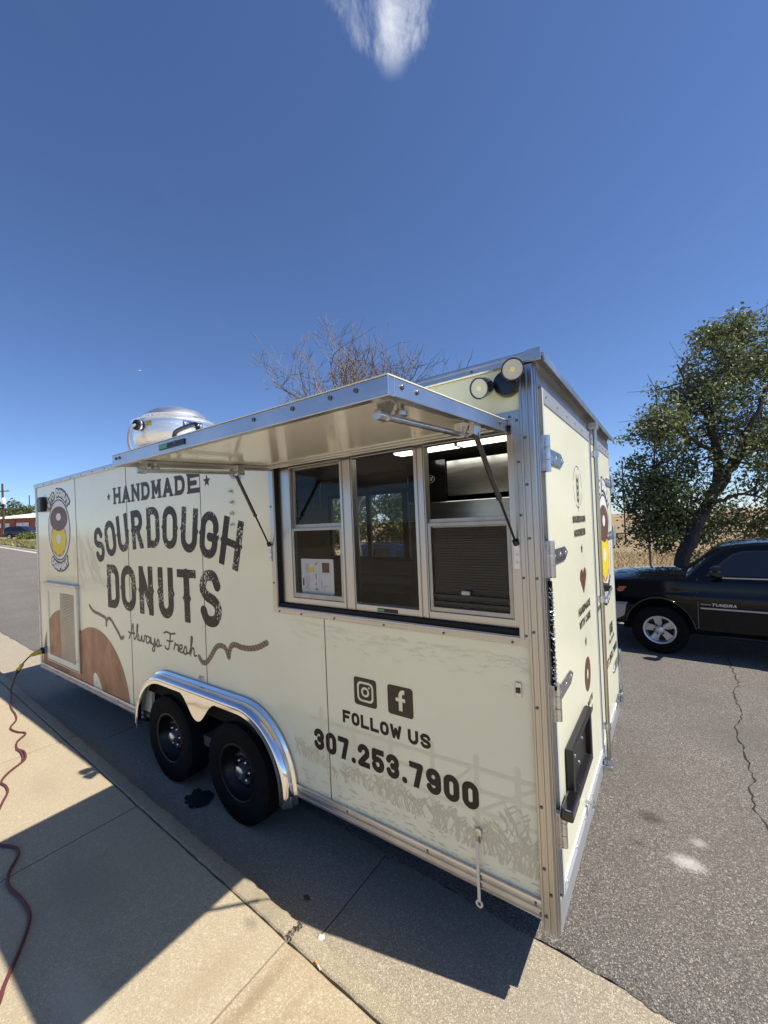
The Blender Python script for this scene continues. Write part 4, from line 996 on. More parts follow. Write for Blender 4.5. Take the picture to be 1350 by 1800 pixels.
# cam lock bars
lbm = MB().tube([(.052, 1.440, -.03+Z0), (.052, 1.440, 2.31+Z0)], .0135, 12)
lb = lbm.build('lock_bar', 'brass_bar', T, smooth=40)
for z in (2.13, 1.12, .24, -.005):
    MB().lathe([(.0140, -.022), (.021, -.022), (.021, .022), (.0140, .022)], (.052, 1.440, z+Z0), (0, 0, 1), 12).box(.022, .040, 1.415, 1.465, z-.016+Z0, z+.016+Z0).build('bar_guide', 'zinc', lb, smooth=40)
MB().prism([(1.405, 2.305+Z0), (1.475, 2.305+Z0), (1.475, 2.350+Z0), (1.405, 2.350+Z0)], 0, .014, .075).build('bar_keeper', 'zinc', lb, bevel=.004)
MB().prism([(1.405, -.055+Z0), (1.475, -.055+Z0), (1.475, -.025+Z0), (1.405, -.025+Z0)], 0, .014, .075).build('bar_keeper', 'zinc', lb, bevel=.004)
MB().tube([(.055, 1.44, 1.12+Z0), (.075, 1.50, 1.125+Z0), (.075, 1.78, 1.145+Z0)], .009, 8).build('bar_handle', 'zinc', lb, smooth=40)
MB().lathe([(0, 0), (.035, 0), (.03, .03), (0, .03)], (.022, 1.83, 1.145+Z0), (1, 0, 0), 12).box(.022, .07, 1.80, 1.84, 1.12+Z0, 1.16+Z0).build('handle_hasp', 'black_plastic', lb, smooth=40)
# coiled cable at the hinge side
rq = random.Random(6); hp_ = [(.030+.009*math.cos(k*1.9)+rq.uniform(-.002, .002), .068+.009*math.sin(k*1.9)+rq.uniform(-.003, .003), .975+.43*k/240+rq.uniform(-.002, .002)+Z0) for k in range(241)]
MB().tube(hp_, .0030, 4).build('coiled_cable', 'zinc', T, smooth=60)
MB().tube([(.028, .068, .96+Z0), (.028, .068, 1.43+Z0)], .009, 8).build('cable_core', 'rubber', T, smooth=60)
# number-plate holder and its lamp
pp = MB().plate([.235, .27, .735, .775], [.335+Z0, .375+Z0, .595+Z0, .63+Z0], .056, .022, [(1, 1)], axis=0)
pho = pp.build('plate_holder', 'black_plastic', T, bevel=.006)
B(.0225, .030, .27, .735, .37+Z0, .60+Z0).build('plate_back', 'black_plastic', pho)
B(.030, .080, .06, .22, .405+Z0, .455+Z0).build('plate_lamp', 'black_gloss', pho, bevel=.008)
m = MB()
for (y, z) in ((.40, .52), (.60, .52), (.50, .44)): m.disc((.030, y, z+Z0), (1, 0, 0), .009, .006, 8)
m.build('screw', 'zinc', pho)
for y in (.70, 2.38):
    o = MB().lathe([(.010, 0), (.010, .03), (.024, .032), (.024, .038), (0, .04)], (.022, y, .125+Z0), (1, 0, 0), 10).tube([(.05, y, .12+Z0), (.06, y+.02, .09+Z0), (.05, y+.01, .05+Z0)], .006, 6)
    o.build('door_chain_hook', 'zinc', T, smooth=40)

# --- roof fan
FC = Vector((-3.72, .52, 0))
fb = MB().box(FC.x-.30, FC.x+.30, FC.y-.30, FC.y+.30, 2.424+Z0, 2.525+Z0)
fan = fb.build('roof_fan', 'fan_alum', T, bevel=.006)
prof = [(.27, 2.52), (.285, 2.525), (.335, 2.555), (.385, 2.605), (.404, 2.66), (.408, 2.70), (.410, 2.815), (.422, 2.818), (.424, 2.835), (.408, 2.840), (.395, 2.825), (.30, 2.80)]
MB().lathe([(r, z+Z0) for r, z in prof], (FC.x, FC.y, 0), (0, 0, 1), 48).build('fan_bowl', 'fan_alum', fan, smooth=35)
cap = [(.29, 2.80), (.29, 2.875), (.322, 2.878), (.325, 2.892), (.315, 2.905), (.26, 2.955), (.17, 2.990), (.08, 3.002), (0, 3.004)]
MB().lathe([(r, z+Z0) for r, z in cap], (FC.x, FC.y, 0), (0, 0, 1), 48).build('fan_cap', 'fan_alum', fan, smooth=35)
m = MB()
for k in range(10):
    a = k*.628; m.disc((FC.x+.407*math.cos(a), FC.y+.407*math.sin(a), 2.775+Z0), (math.cos(a), math.sin(a), 0), .008, .005, 8)
for a in (.2, 1.8, 3.3, 4.9): m.box(FC.x+.31*math.cos(a)-.01, FC.x+.31*math.cos(a)+.01, FC.y+.31*math.sin(a)-.01, FC.y+.31*math.sin(a)+.01, 2.82+Z0, 2.90+Z0)
m.build('fan_clip', 'zinc', fan)
ea = R(-80); ed = Vector((math.cos(ea), math.sin(ea), 0)); ep = FC+ed*.405+Vector((0, 0, 2.755+Z0))
eo = MB().lathe([(.042, -.02), (.042, .03), (.05, .032), (.05, .055), (.03, .06), (.03, .05), (0, .05)], ep, ed, 20).build('fan_connector', 'black_plastic', fan, smooth=40)
MB().lathe([(.050, .018), (.055, .02), (.055, .034), (.050, .036)], ep, ed, 20).build('connector_ring', 'zinc', eo, smooth=40)
q = ep+ed*.05
MB().tube(smooth_path([q, q+ed*.035+Vector((-.02, 0, -.03)), q+ed*.05+Vector((-.05, 0, -.11)), q+ed*.04+Vector((-.06, 0, -.20)), q+ed*.0+Vector((-.03, 0, -.32)), q-ed*.03+Vector((0, 0, -.42))], 6), .016, 10).build('fan_conduit', 'grey_trim', fan, smooth=60)
def on_bowl(u, v, r=.4105):
    a = R(-7)+u/r; return (FC.x+r*math.cos(a), FC.y+r*math.sin(a), 2.765+v+Z0)
n = 8; vv = [on_bowl(-.10+.20*i/n, z, .4120) for i in range(n+1) for z in (-.030, .030)]
lbl = mk('fan_label', vv, [(2*i, 2*i+2, 2*i+3, 2*i+1) for i in range(n)], 'label_blue', fan)
line_text('LARKIN', -.058, -.010, .145, .026, .0065, lambda x, z: on_bowl(x, z, .4132), m='ink_white', parent=lbl)
line_text('LARKIN', .02, -.024, .06, .008, .002, lambda x, z: on_bowl(x, z, .4132), m='ink_white', parent=lbl, res=16)
tv = [on_bowl(x, z, .4132) for x, z in ((-.092, .020), (-.062, .020), (-.077, -.012))]
mk('label_mark', tv, [(2, 1, 0)], 'ink_white', lbl)
yv = [on_bowl(-.445+.05*i, z, .4125) for i in range(2) for z in (-.02, .03)]
mk('warning_label', yv, [(0, 2, 3, 1)], 'plug_yellow', fan)

# --- print on the near side
def decal(name, vf, m, y=-.0016, label=None): return mk(name, [P3(x, z, y) for x, z in vf[0]], vf[1], m, T, label=label, kind='stuff' if name in ('grass_print', 'hill_print', 'mountain_print', 'rope_twist') else None)
# big dough rings at the front end
ringL = lambda U, V: np.hypot((U+5.46)/.79, (V+.02)/.85)-1
ringR = lambda U, V: np.hypot((U+4.60)/.80, (V+.05)/.765)-1
holeR = lambda U, V: np.hypot((U+4.56+(V-.1)*.35)/.105, (V-.06)/.17)-1
def left_f(U, V): return np.maximum(np.maximum(np.maximum(ringL(U, V), -(ringR(U, V)+.015)), .078-V), np.maximum(-6.283-U, -9))
def out_hatch(F, U, V): return np.maximum(F, -np.maximum(np.abs(U+5.4975)-.522, np.abs(V-.645)-.505))
decal('dough_print', shape_field(lambda U, V: out_hatch(np.maximum(np.maximum(ringR(U, V), -holeR(U, V)), .08-V), U, V), -5.5, -3.75, .07, .76, .012), 'ink_dough')
decal('dough_print', shape_field(lambda U, V: out_hatch(left_f(U, V), U, V), -6.29, -4.60, .07, .86, .012), 'ink_dough_dark')
hv = shape_field(lambda U, V: np.maximum(np.maximum(ringL(U, V), -(ringR(U, V)+.015)*0-9), np.maximum(np.abs(U+5.7235)-.190, np.abs(V-.643)-.395)), -5.93, -5.52, .23, 1.05, .012)
mk('dough_print', [P3(x, z, -.0156) for x, z in hv[0]], hv[1], 'ink_dough', ht)
for (x0, x1, z0, z1) in ((HX0+.003, HX0+.083, HZ0+.003, 1.04), (HX1-.072, HX1-.003, HZ0+.003, 1.04)): pass
# oval emblem: plain rings in the badge colours, no figure
def ell(cx, cz, rx, rz): return lambda U, V: np.hypot((U-cx)/rx, (V-cz)/rz)-1
def emblem(cx, cz, rx, rz, place, m_par, up_text, low_text, h, k=1.0):
    def put(name, fn, m, d):
        vf = shape_field(fn, cx-rx*1.15, cx+rx*1.15, cz-rz*1.1, cz+rz*1.1, h); return mk(name, [place(x, z, d) for x, z in vf[0]], vf[1], m, m_par)
    e0, e1, e2 = ell(cx, cz, rx, rz), ell(cx, cz, rx*.945, rz*.955), ell(cx, cz, rx*.90, rz*.92)
    put('emblem_rim', lambda U, V: np.maximum(e0(U, V), -e1(U, V)), 'ink_brown', 0)
    d1 = ell(cx-.02*k, cz-.32*rz, rx*.74, rz*.56); d1i = ell(cx-.02*k, cz-.30*rz, rx*.20, rz*.155)
    ic = lambda U, V: np.hypot((U-cx+.02*k)/(rx*.66), (V-cz+.31*rz)/(rz*.49))-1-.07*np.sin(np.arctan2((V-cz+.32*rz)/rz, (U-cx)/rx)*9)
    d2 = ell(cx, cz+.36*rz, rx*.80, rz*.40); d2i = ell(cx, cz+.42*rz, rx*.22, rz*.12)
    put('emblem_field', lambda U, V: np.maximum(e1(U, V), -np.minimum(np.maximum(d1(U, V), -d1i(U, V)), np.maximum(d2(U, V), -d2i(U, V)))), 'ink_white', 0)
    put('emblem_dough', lambda U, V: np.maximum(np.maximum(d1(U, V), -ic(U, V)), -d2(U, V)), 'ink_tan', 0)
    put('emblem_icing', lambda U, V: np.maximum(np.maximum(np.maximum(d1(U, V), ic(U, V)), -d1i(U, V)), -d2(U, V)), 'ink_yellow', 0)
    put('emblem_glaze', lambda U, V: np.maximum(d2(U, V), -d2i(U, V)), 'ink_choc', 0)
    for (word, top) in ((up_text, True), (low_text, False)):
        n = len(word); span = 1.75 if top else 1.28
        hh = rz*.25; ww = rx*(.25 if top else .25); wt = ww*.36
        def pl(i, u, v):
            a = (math.pi/2+span/2-span*(i+.5)/n) if top else (-math.pi/2-span/2+span*(i+.5)/n)
            sx, sz = rx*1.08, rz*1.08
            bx, bz = cx+sx*math.cos(a), cz+sz*math.sin(a)
            tx, tz = (sx*math.sin(a), -sz*math.cos(a)) if top else (-sx*math.sin(a), sz*math.cos(a))
            l = math.hypot(tx, tz); tx, tz = tx/l, tz/l; nx, nz = -tz, tx
            uu = u-ww/2; v_ = v if top else v-hh
            return (bx+tx*uu+nx*v_, bz+tz*uu+nz*v_)
        for (g, m, d) in ((wt*.50, 'ink', 0), (0.0, 'ink_white', 1)):
            V_, F = text_parts(word, pl, ww, hh, wt, res=22, grow=g)
            mk('emblem_lettering', [place(x, z, d+(.35 if m == 'ink' else .5)) for x, z in V_], F, m, m_par)
emblem(-5.525, 1.797, .360, .372, lambda x, z, d: P3(x, z, -.0016-.0012*d), T, 'WYO DONUT', 'COMPANY', .012)
# headline
V_, F_ = text_parts('HANDMADE', lambda i, u, v: (-4.005+.1917*i+u, 2.012+v), .150, .163, .040, slab=True)
mk('headline', [P3(*p) for p in V_], F_, 'ink_brown', T)
def star(cx, cz, r, rot=90):
    p = [(cx+(r if k % 2 == 0 else r*.42)*math.cos(R(rot+36*k)), cz+(r if k % 2 == 0 else r*.42)*math.sin(R(rot+36*k))) for k in range(10)]
    return p+[(cx, cz)], [(10, i, (i+1) % 10) for i in range(10)]
for (x, z, r) in ((-4.116, 2.093, .045), (-2.395, 2.092, .050)): decal('star_print', star(x, z, r), 'ink_brown')
xc = [-4.350, -4.085, -3.815, -3.530, -3.245, -2.975, -2.690, -2.425, -2.155]; Rr = 4.25; x_m = -3.25; zt_ = 1.577
wid = [.225, .240, .235, .215, .225, .235, .235, .235, .235]
def arcpl(i, u, v):
    a = (xc[i]-x_m)/Rr; bx, bz = x_m+Rr*math.sin(a), zt_-Rr+Rr*math.cos(a); uu = u-wid[i]/2
    return (bx+math.cos(a)*uu+math.sin(a)*v, bz-math.sin(a)*uu+math.cos(a)*v)
V_, F_ = text_parts('SOURDOUGH', arcpl, wid, .365, .068, thorn=True, res=56)
mk('headline', [P3(*p) for p in V_], F_, 'ink_worn', T)
dx = [(-4.222, -3.953), (-3.911, -3.612), (-3.542, -3.287), (-3.194, -2.943), (-2.877, -2.597), (-2.553, -2.264)]
V_, F_ = text_parts('DONUTS', lambda i, u, v: (dx[i][0]+u, .970+v), [b-a for a, b in dx], .440, .084, thorn=True, res=60)
mk('headline', [P3(*p) for p in V_], F_, 'ink_worn', T)
# handwriting
SCR = {'A': [[(0, 0), (.25, .5), (.42, 1.0), (.44, .5), (.50, .05), (.62, .1)], [(-.05, .42), (.2, .38), (.55, .42)]],
       'l': [[(0, .12), (.18, .5), (.28, .95), (.2, 1.0), (.14, .6), (.18, .1), (.32, .08)]],
       'w': [[(0, .42), (.06, .1), (.2, .06), (.3, .4), (.32, .1), (.48, .08), (.58, .44), (.72, .38)]],
       'a': [[(.36, .40), (.15, .44), (.03, .2), (.14, .02), (.32, .18), (.38, .42), (.38, .08), (.52, .08)]],
       'y': [[(0, .42), (.06, .1), (.22, .06), (.34, .42), (.34, .0), (.24, -.34), (.1, -.30), (.2, -.08), (.5, .12)]],
       's': [[(0, .1), (.16, .42), (.24, .2), (.18, .0), (.0, .03)], [(.18, .02), (.42, .12)]],
       'F': [[(-.1, .88), (.1, .98), (.45, .93), (.75, 1.0)], [(.40, .93), (.34, .5), (.22, .03), (.02, .02), (-.04, .14)], [(.12, .50), (.35, .48), (.55, .54)]],
       'r': [[(0, .1), (.12, .46), (.16, .36), (.32, .40), (.30, .1), (.44, .08)]],
       'e': [[(0, .14), (.22, .26), (.24, .42), (.1, .40), (.04, .16), (.16, .02), (.36, .10)]],
       'h': [[(0, .12), (.16, .5), (.26, .95), (.18, 1.0), (.13, .5), (.10, .0)], [(.10, .10), (.24, .42), (.34, .36), (.34, .06), (.50, .08)]]}
adv = {'A': .60, 'l': .28, 'w': .64, 'a': .44, 'y': .44, 's': .40, 'F': .62, 'r': .36, 'e': .32, 'h': .46, ' ': .34}
lines = []; x = 0
for c in 'Always Fresh':
    if c != ' ':
        for stq in SCR[c]:
            P_ = smooth_path([(a+x, b, 0) for a, b in stq], 7); lines.append([(p.x, p.y) for p in P_])
    x += adv[c]
sx = 1.15/x; sz = .150
lines = [([(-3.785+a*sx, .706-.000*a+b*sz) for a, b in q], .0155, .0155) for q in lines]
decal('script_print', strokes_field(lines, .014, -3.85, -2.55, .62, .90, .0042), 'ink_soft')
# ropes
rope = [(-2.590, .716), (-2.562, .688), (-2.528, .678), (-2.480, .695), (-2.421, .752), (-2.380, .800), (-2.337, .834), (-2.290, .845), (-2.242, .835), (-2.214, .800), (-2.200, .772), (-2.192, .815), (-2.160, .862), (-2.110, .876), (-2.059, .868), (-1.957, .871), (-1.857, .896), (-1.770, .937)]
def rope_print(pts, wd):
    P_ = [(p.x, p.y) for p in smooth_path([(a, b, 0) for a, b in pts], 6)]
    decal('rope_print', strokes_field([(P_, wd, wd)], wd, min(p[0] for p in P_)-.05, max(p[0] for p in P_)+.05, min(p[1] for p in P_)-.05, max(p[1] for p in P_)+.05, .005), 'ink_rope')
    tw = []
    L = 0
    for a, b in zip(P_[:-1], P_[1:]):
        d = math.dist(a, b); L += d
        if L > .026:
            L = 0; tx, tz = (b[0]-a[0])/d, (b[1]-a[1])/d; k = wd*.52
            tw.append(([(a[0]+(-tz*.9-tx*.55)*k, a[1]+(tx*.9-tz*.55)*k), (a[0]-(-tz*.9-tx*.55)*k, a[1]-(tx*.9-tz*.55)*k)], .0055, .0055))
    decal('rope_twist', strokes_field(tw, .005, min(p[0] for p in P_)-.05, max(p[0] for p in P_)+.05, min(p[1] for p in P_)-.05, max(p[1] for p in P_)+.05, .003), 'ink_brown', -.0024)
rope_print(rope, .040)
rope_print([(-4.693, .947), (-4.630, .908), (-4.553, .888), (-4.450, .878), (-4.377, .866), (-4.310, .856), (-4.283, .830), (-4.284, .776), (-4.272, .830), (-4.208, .857), (-4.140, .830), (-4.097, .797), (-4.040, .755), (-3.991, .719), (-3.955, .685), (-3.900, .705)], .034)
# social marks, contact lines
rrect = lambda cx, cz, hw, r: (lambda U, V: np.hypot(np.maximum(np.abs(U-cx)-hw+r, 0), np.maximum(np.abs(V-cz)-hw+r, 0))-r)
def social(cx1, cx2, cz, hw, place, par, h):
    a, b, c = rrect(cx1, cz, hw, hw*.24), rrect(cx1, cz, hw*.72, hw*.36), rrect(cx1, cz, hw*.56, hw*.26)
    def fn(U, V):
        ring = np.maximum(b(U, V), -c(U, V)); d = np.hypot(U-cx1, V-cz); lens = np.maximum(d-hw*.36, hw*.20-d); dot = np.hypot(U-cx1-hw*.36, V-cz-hw*.36)-hw*.08
        return np.maximum(a(U, V), -np.minimum(np.minimum(ring, lens), dot))
    vf = shape_field(fn, cx1-hw*1.1, cx1+hw*1.1, cz-hw*1.1, cz+hw*1.1, h); mk('social_mark', [place(x, z) for x, z in vf[0]], vf[1], 'ink_brown', par)
    e = rrect(cx2, cz, hw, hw*.22)
    def fn2(U, V):
        u, v = (U-cx2)/hw, (V-cz)/hw
        stem = np.maximum(np.abs(u-.02)-.15, np.maximum(-.66-v, v-.36)); hook = np.maximum(np.abs(np.hypot(u-.30, v-.36)-.28)-.145, np.maximum(.36-v, u-.36)); bar = np.maximum(np.abs(u-.02)-.38, np.abs(v-.08)-.125)
        return np.maximum(e(U, V), -np.minimum(np.minimum(stem, hook), bar)*hw)
    vf = shape_field(fn2, cx2-hw*1.1, cx2+hw*1.1, cz-hw*1.1, cz+hw*1.1, h); mk('social_mark', [place(x, z) for x, z in vf[0]], vf[1], 'ink_brown', par)
social(-.951, -.722, .772, .078, P3, T, .0024)
line_text('FOLLOW', -1.122, .566, .400, .073, .0175, P3, m='ink', parent=T, name='contact_lettering')
line_text('US', -.683, .566, .133, .073, .0175, P3, m='ink', parent=T, name='contact_lettering')
line_text('307.253.7900', -1.360, .347, 1.050, .128, .031, P3, m='ink', parent=T, name='contact_lettering', res=52)
# prairie print: grass, rail fence, hill marks
rg = random.Random(21); bl_ = []
def tuft(cx, z, n, hgt, spread):
    for _ in range(n):
        x = cx+rg.gauss(0, spread); h_ = hgt*rg.uniform(.45, 1.0); ln_ = rg.uniform(-.5, .5); k = rg.uniform(-.35, .35)
        pts = [(x+(ln_*t+k*t*t)*h_, z+rg.uniform(-.004, .004)+h_*t*(1-.18*t)) for t in (0, .25, .5, .75, 1)]
        bl_.append((pts, rg.uniform(.0045, .008), .0028))
        if rg.random() < .55:
            for t in (.55, .7, .85):
                bx = x+(ln_*t+k*t*t)*h_; bz = z+h_*t*(1-.18*t); s = rg.choice((-1, 1)); bl_.append(([(bx, bz), (bx+s*.028, bz+.022)], .009, .003))
for (cx, z, n, hg, sp) in ((-.14, .150, 36, .24, .075), (-.30, .165, 26, .20, .08), (-.47, .185, 20, .17, .06), (-.60, .215, 9, .11, .05), (-.74, .205, 26, .16, .075), (-.88, .225, 18, .14, .06), (-1.02, .24, 10, .10, .05), (-1.36, .255, 15, .15, .06), (-1.44, .27, 9, .13, .04), (-1.17, .215, 7, .07, .05), (-.10, .30, 12, .16, .035)):
    tuft(cx, z, n, hg, sp)
for _ in range(130):
    x = rg.uniform(-1.50, -.06); z = .09+rg.random()**1.6*.12; bl_.append(([(x, z), (x+rg.uniform(.008, .04), z+rg.uniform(-.003, .004))], .005, .003))
decal('grass_print', strokes_field(bl_, .01, -1.535, -.050, .082, .62, .0028), 'ink_grass', -.0010)
fl = []
for x in (-1.30, -1.05, -.80, -.55, -.32, -.13): fl.append(([(x, .26), (x+.004, .60)], .026, .024))
for (za, zb) in ((.53, .555), (.44, .455), (.35, .355)): fl.append(([(-1.38, za), (-.9, za+.006), (-.5, zb-.01), (-.05, zb)], .020, .020))
fl.append(([(-.30, .36), (-.06, .53)], .014, .014)); fl.append(([(-.52, .37), (-.34, .54)], .012, .012))
decal('fence_print', strokes_field(fl, .02, -1.45, -.050, .24, .64, .005), 'ink_fence', -.0006)
hl = []
for _ in range(150):
    x = rg.uniform(-1.55, -.08); z = 1.12-abs(rg.gauss(0, .055))-.02*(x+1.5)
    if z > 1.13 or z < .88: continue
    s = rg.uniform(.012, .03); hl.append(([(x, z), (x+s*.5, z+s*.45), (x+s, z+s*.1), (x+s*1.5, z+s*.4), (x+s*2.1, z-s*.05)], .004, .003))
decal('hill_print', strokes_field(hl, .004, -1.62, -.050, .84, 1.15, .0032), 'ink_fence', -.0006)
# mountain lines high on the front half
ml = []
for (a, b, c) in ((-4.95, 1.95, 1.25), (-4.72, 1.80, 1.22), (-5.10, 1.70, 1.2), (-4.60, 1.62, 1.2)):
    for _ in range(5):
        x0 = a+rg.uniform(-.05, .05); z0 = b-rg.uniform(0, .2); pts = [(x0, z0)]
        for _k in range(7): x0 += rg.uniform(-.01, .07); z0 -= (b-c)/9*rg.uniform(.6, 1.3); pts.append((x0, z0))
        ml.append((pts, .004, .016))
decal('mountain_print', strokes_field(ml, .01, -5.25, -1.66, .90, 2.0, .006), 'ink_fence', -.0006)
# --- print on the rear doors
def PRr(y, z, d=0): return (.0216+.0012*d, y, z+Z0)
line_text('SOURDOUGH', .680, 1.666, .420, .042, .0115, PRr, parent=dn, m='ink_brown', res=26)
line_text('GOODNESS', .710, 1.586, .372, .044, .0115, PRr, parent=dn, m='ink_brown', res=26)
line_text('HANDMADE', .735, 1.134, .41, .046, .0115, PRr, parent=dn, m='ink_brown', res=26)
line_text('WITH CARE', .750, 1.058, .385, .046, .0115, PRr, parent=dn, m='ink_brown', res=26)
line_text('ALWAYS', .808, .560, .265, .042, .0105, PRr, parent=dn, m='ink_brown', res=26)
line_text('FRESH', .835, .490, .225, .042, .0105, PRr, parent=dn, m='ink_brown', res=26)
for z in (1.509, .954):
    v, f = star(.925, z, .034); mk('star_print', [PRr(*p) for p in v], f, 'ink_brown', dn)
def heart(U, V):
    u = (U-.935)/.105; v = (V-1.335)/.095; u = np.abs(u)
    return np.where(v > 0, np.hypot(u-.5, v*.9)-.52, np.hypot(np.maximum(u-(1.02+v*.95*1.0)*1.0, 0), 0)*1.0 + np.where(u > 1.02+v*1.02, .1, -.1))
vf = shape_field(heart, .80, 1.07, 1.22, 1.42, .004); mk('heart_print', [PRr(*p) for p in vf[0]], vf[1], 'ink_choc', dn)
vf = shape_field(lambda U, V: np.maximum(np.hypot(U-.94, V-.755)-.100, .030-np.hypot(U-.94, V-.755)), .82, 1.06, .64, .87, .004); mk('ring_print', [PRr(*p) for p in vf[0]], vf[1], 'ink_choc', dn)
wl = []
for k in range(30):
    a0 = 2*math.pi*k/30
    if k % 5 == 4: continue
    wl.append(([(.88+.128*math.cos(a0+t), 1.878+.122*math.sin(a0+t)) for t in (0, .06, .12, .17)], .005, .005))
wl.append(([(.88, 1.735), (.88, 1.93)], .006, .006))
for k in range(4):
    z = 1.79+.040*k
    for s in (-1, 1): wl.append(([(.88+s*.006, z), (.88+s*.030, z+.016), (.88+s*.034, z+.040)], .016, .006))
vf = strokes_field(wl, .005, .74, 1.02, 1.72, 2.02, .003); mk('wheat_print', [PRr(*p) for p in vf[0]], vf[1], 'ink_brown', dn)
emblem(1.985, 1.500, .365, .375, lambda x, z, d: PRr(x, z, d), df, 'WYO DONUT', 'COMPANY', .012)
social(2.085, 2.195, .760, .046, PRr, df, .003)
line_text('FOLLOW US', 1.975, .655, .35, .034, .009, PRr, parent=df, m='ink', res=22)
line_text('307.253.7900', 1.715, .513, .755, .066, .0165, PRr, parent=df, m='ink', res=30)

# ================================================================== LOOSE THINGS ROUND THE TRAILER
# notice taped inside the serving window
nx0, nx1, nz0, nz1, ny = -1.470, -1.196, 1.285, 1.505, FY+.030
nt_ = thing('paper_notice', 'white printed instruction sheet behind the lower left serving window pane', 'paper', ((nx0+nx1)/2, ny, nz0+Z0))
B(nx0, nx1, ny, ny+.0006, nz0+Z0, nz1+Z0).build('sheet', 'paper', nt_)
pn = lambda u, v: (nx0+(nx1-nx0)*u, ny-.0008, nz0+(nz1-nz0)*v+Z0)
def rect(name, u0, u1, v0, v1, m): mk(name, [pn(u0, v0), pn(u1, v0), pn(u1, v1), pn(u0, v1)], [(0, 1, 2, 3)], m, nt_)
rect('photo_print', .66, .88, .62, .90, 'ink_choc'); rect('warning_print', .28, .41, .62, .77, 'ink_yellow'); rect('bar_print', .045, .085, .22, .44, 'ink'); rect('arrow_print', .455, .475, .43, .58, 'ink'); rect('arrow_print', .455, .475, .26, .32, 'ink')
mk('tick_print', [pn(.44, .84), pn(.46, .82), pn(.53, .92), pn(.52, .93)], [(0, 1, 2, 3)], 'ink', nt_); rect('tool_print', .44, .52, .12, .15, 'ink'); rect('tool_print', .44, .46, .151, .20, 'ink'); rect('diagram_print', .71, .82, .235, .245, 'print_red'); rect('diagram_print', .71, .72, .12, .234, 'print_red')
for k in range(14): rect('text_print', .13+.022*(k % 7)*1.0, .136+.022*(k % 7), .12 if k < 7 else .60, .52 if k < 7 else .86, 'paper_grey') if k % 7 < 6 else None
rect('text_print', .565, .57, .06, .94, 'paper_grey'); rect('text_print', .58, .93, .575, .58, 'paper_grey'); rect('text_print', .62, .64, .15, .40, 'paper_grey')

# power cord
cz = .140
cp_ = [(-6.115, -.055, .64), (-6.14, -.16, .60), (-6.20, -.22, .52), (-6.28, -.26, .42), (-6.33, -.29, .30), (-6.34, -.32, .19), (-6.20, -.35, cz+.004), (-5.95, -.42, cz), (-5.72, -.46, cz), (-5.50, -.48, cz), (-5.30, -.52, cz), (-5.12, -.61, cz), (-4.95, -.60, cz), (-4.82, -.56, cz), (-4.68, -.66, cz), (-4.52, -.70, cz), (-4.40, -.68, cz), (-4.29, -.695, cz), (-4.20, -.73, cz), (-4.08, -.86, cz), (-3.96, -.935, cz), (-3.85, -.93, cz), (-3.74, -.945, cz), (-3.62, -1.0, cz), (-3.49, -1.06, cz), (-3.30, -1.17, cz), (-3.10, -1.145, cz), (-2.96, -1.085, cz), (-2.86, -1.095, cz), (-2.74, -1.165, cz), (-2.62, -1.195, cz), (-2.46, -1.18, cz), (-2.32, -1.18, cz), (-2.22, -1.21, cz), (-2.10, -1.275, cz), (-1.97, -1.355, cz), (-1.88, -1.40, cz), (-1.75, -1.50, cz), (-1.5, -1.8, cz), (-1.3, -2.3, cz)]
cord = thing('power_cord', 'dark red extension cord with yellow plug snaking over the pavement from the trailer', 'cord', (-4.0, -.9, .13))
MB().tube(smooth_path(cp_, 6), .0085, 8).build('cable', 'cord_red', cord, smooth=60)
a = Vector((-6.115, -.028, .642)); b = Vector((-6.135, -.17, .602))
MB().tube([a, a+(b-a)*.10, a+(b-a)*.12, a+(b-a)*.8, b], [.040, .040, .036, .024, .014], 14).build('plug', 'plug_yellow', cord, smooth=40)
MB().lathe([(.0, 0), (.045, 0), (.045, .03), (.0, .03)], a, (b-a), 16).build('plug_collar', 'black_plastic', cord, smooth=40)
c1, c2 = Vector((-6.215, -.228, .50)), Vector((-6.265, -.254, .435))
MB().tube([c1, c1+(c2-c1)*.2, c2], [.014, .024, .022], 10).build('coupling', 'plug_yellow', cord, smooth=40)
MB().tube([c2, c2+(c2-c1)*.3, c2+(c2-c1)*.8], [.025, .025, .012], 10).build('coupling_nut', 'black_plastic', cord, smooth=40)
# second loose lay of the same cord on the pavement
MB().tube(smooth_path([(-4.52, -.706, cz), (-4.40, -.70, cz), (-4.30, -.712, cz), (-4.22, -.735, cz)], 6), .0085, 8).build('cable_loop', 'cord_red', cord, smooth=60)
# litter
q = st(-.905, -.552); bt = thing('cigarette_butt', 'orange and white cigarette butt lying in the joint behind the kerb', 'cigarette', (q[0], q[1], .135))
d = Vector((.045, -.014, 0)); a = Vector((q[0], q[1], .1365))
MB().tube([a, a+d*.55], .0042, 8).build('filter', 'butt_filter', bt, smooth=40); MB().tube([a+d*.551, a+d], .0041, 8).build('paper_end', 'butt_paper', bt, smooth=40)
def lump(name, c, r, m, label, cat, seed, flat=.6):
    rr = random.Random(seed); mb_ = MB(); n = 18 if name == 'rag' else 10; k = 6; v = []; f = []
    for i in range(k+1):
        for j in range(n):
            th = math.pi*i/k; ph = 2*math.pi*j/n; rad = r*(1+rr.uniform(-.22, .22)*(1.8 if name == 'rag' else 1)) if 0 < i < k else r
            v.append((c[0]+rad*math.sin(th)*math.cos(ph), c[1]+rad*math.sin(th)*math.sin(ph)*.85, c[2]+rad*flat*math.cos(th)))
    for i in range(k):
        for j in range(n): f.append((i*n+j, (i+1)*n+j, (i+1)*n+(j+1) % n, i*n+(j+1) % n))
    return tag(mk(name, v, f, m, smooth=60), label, cat)
lump('pebble', (-1.045, -.33, .008), .022, 'pebble', 'small pale pebble in the gutter against the kerb at the joint', 'pebble', 1)
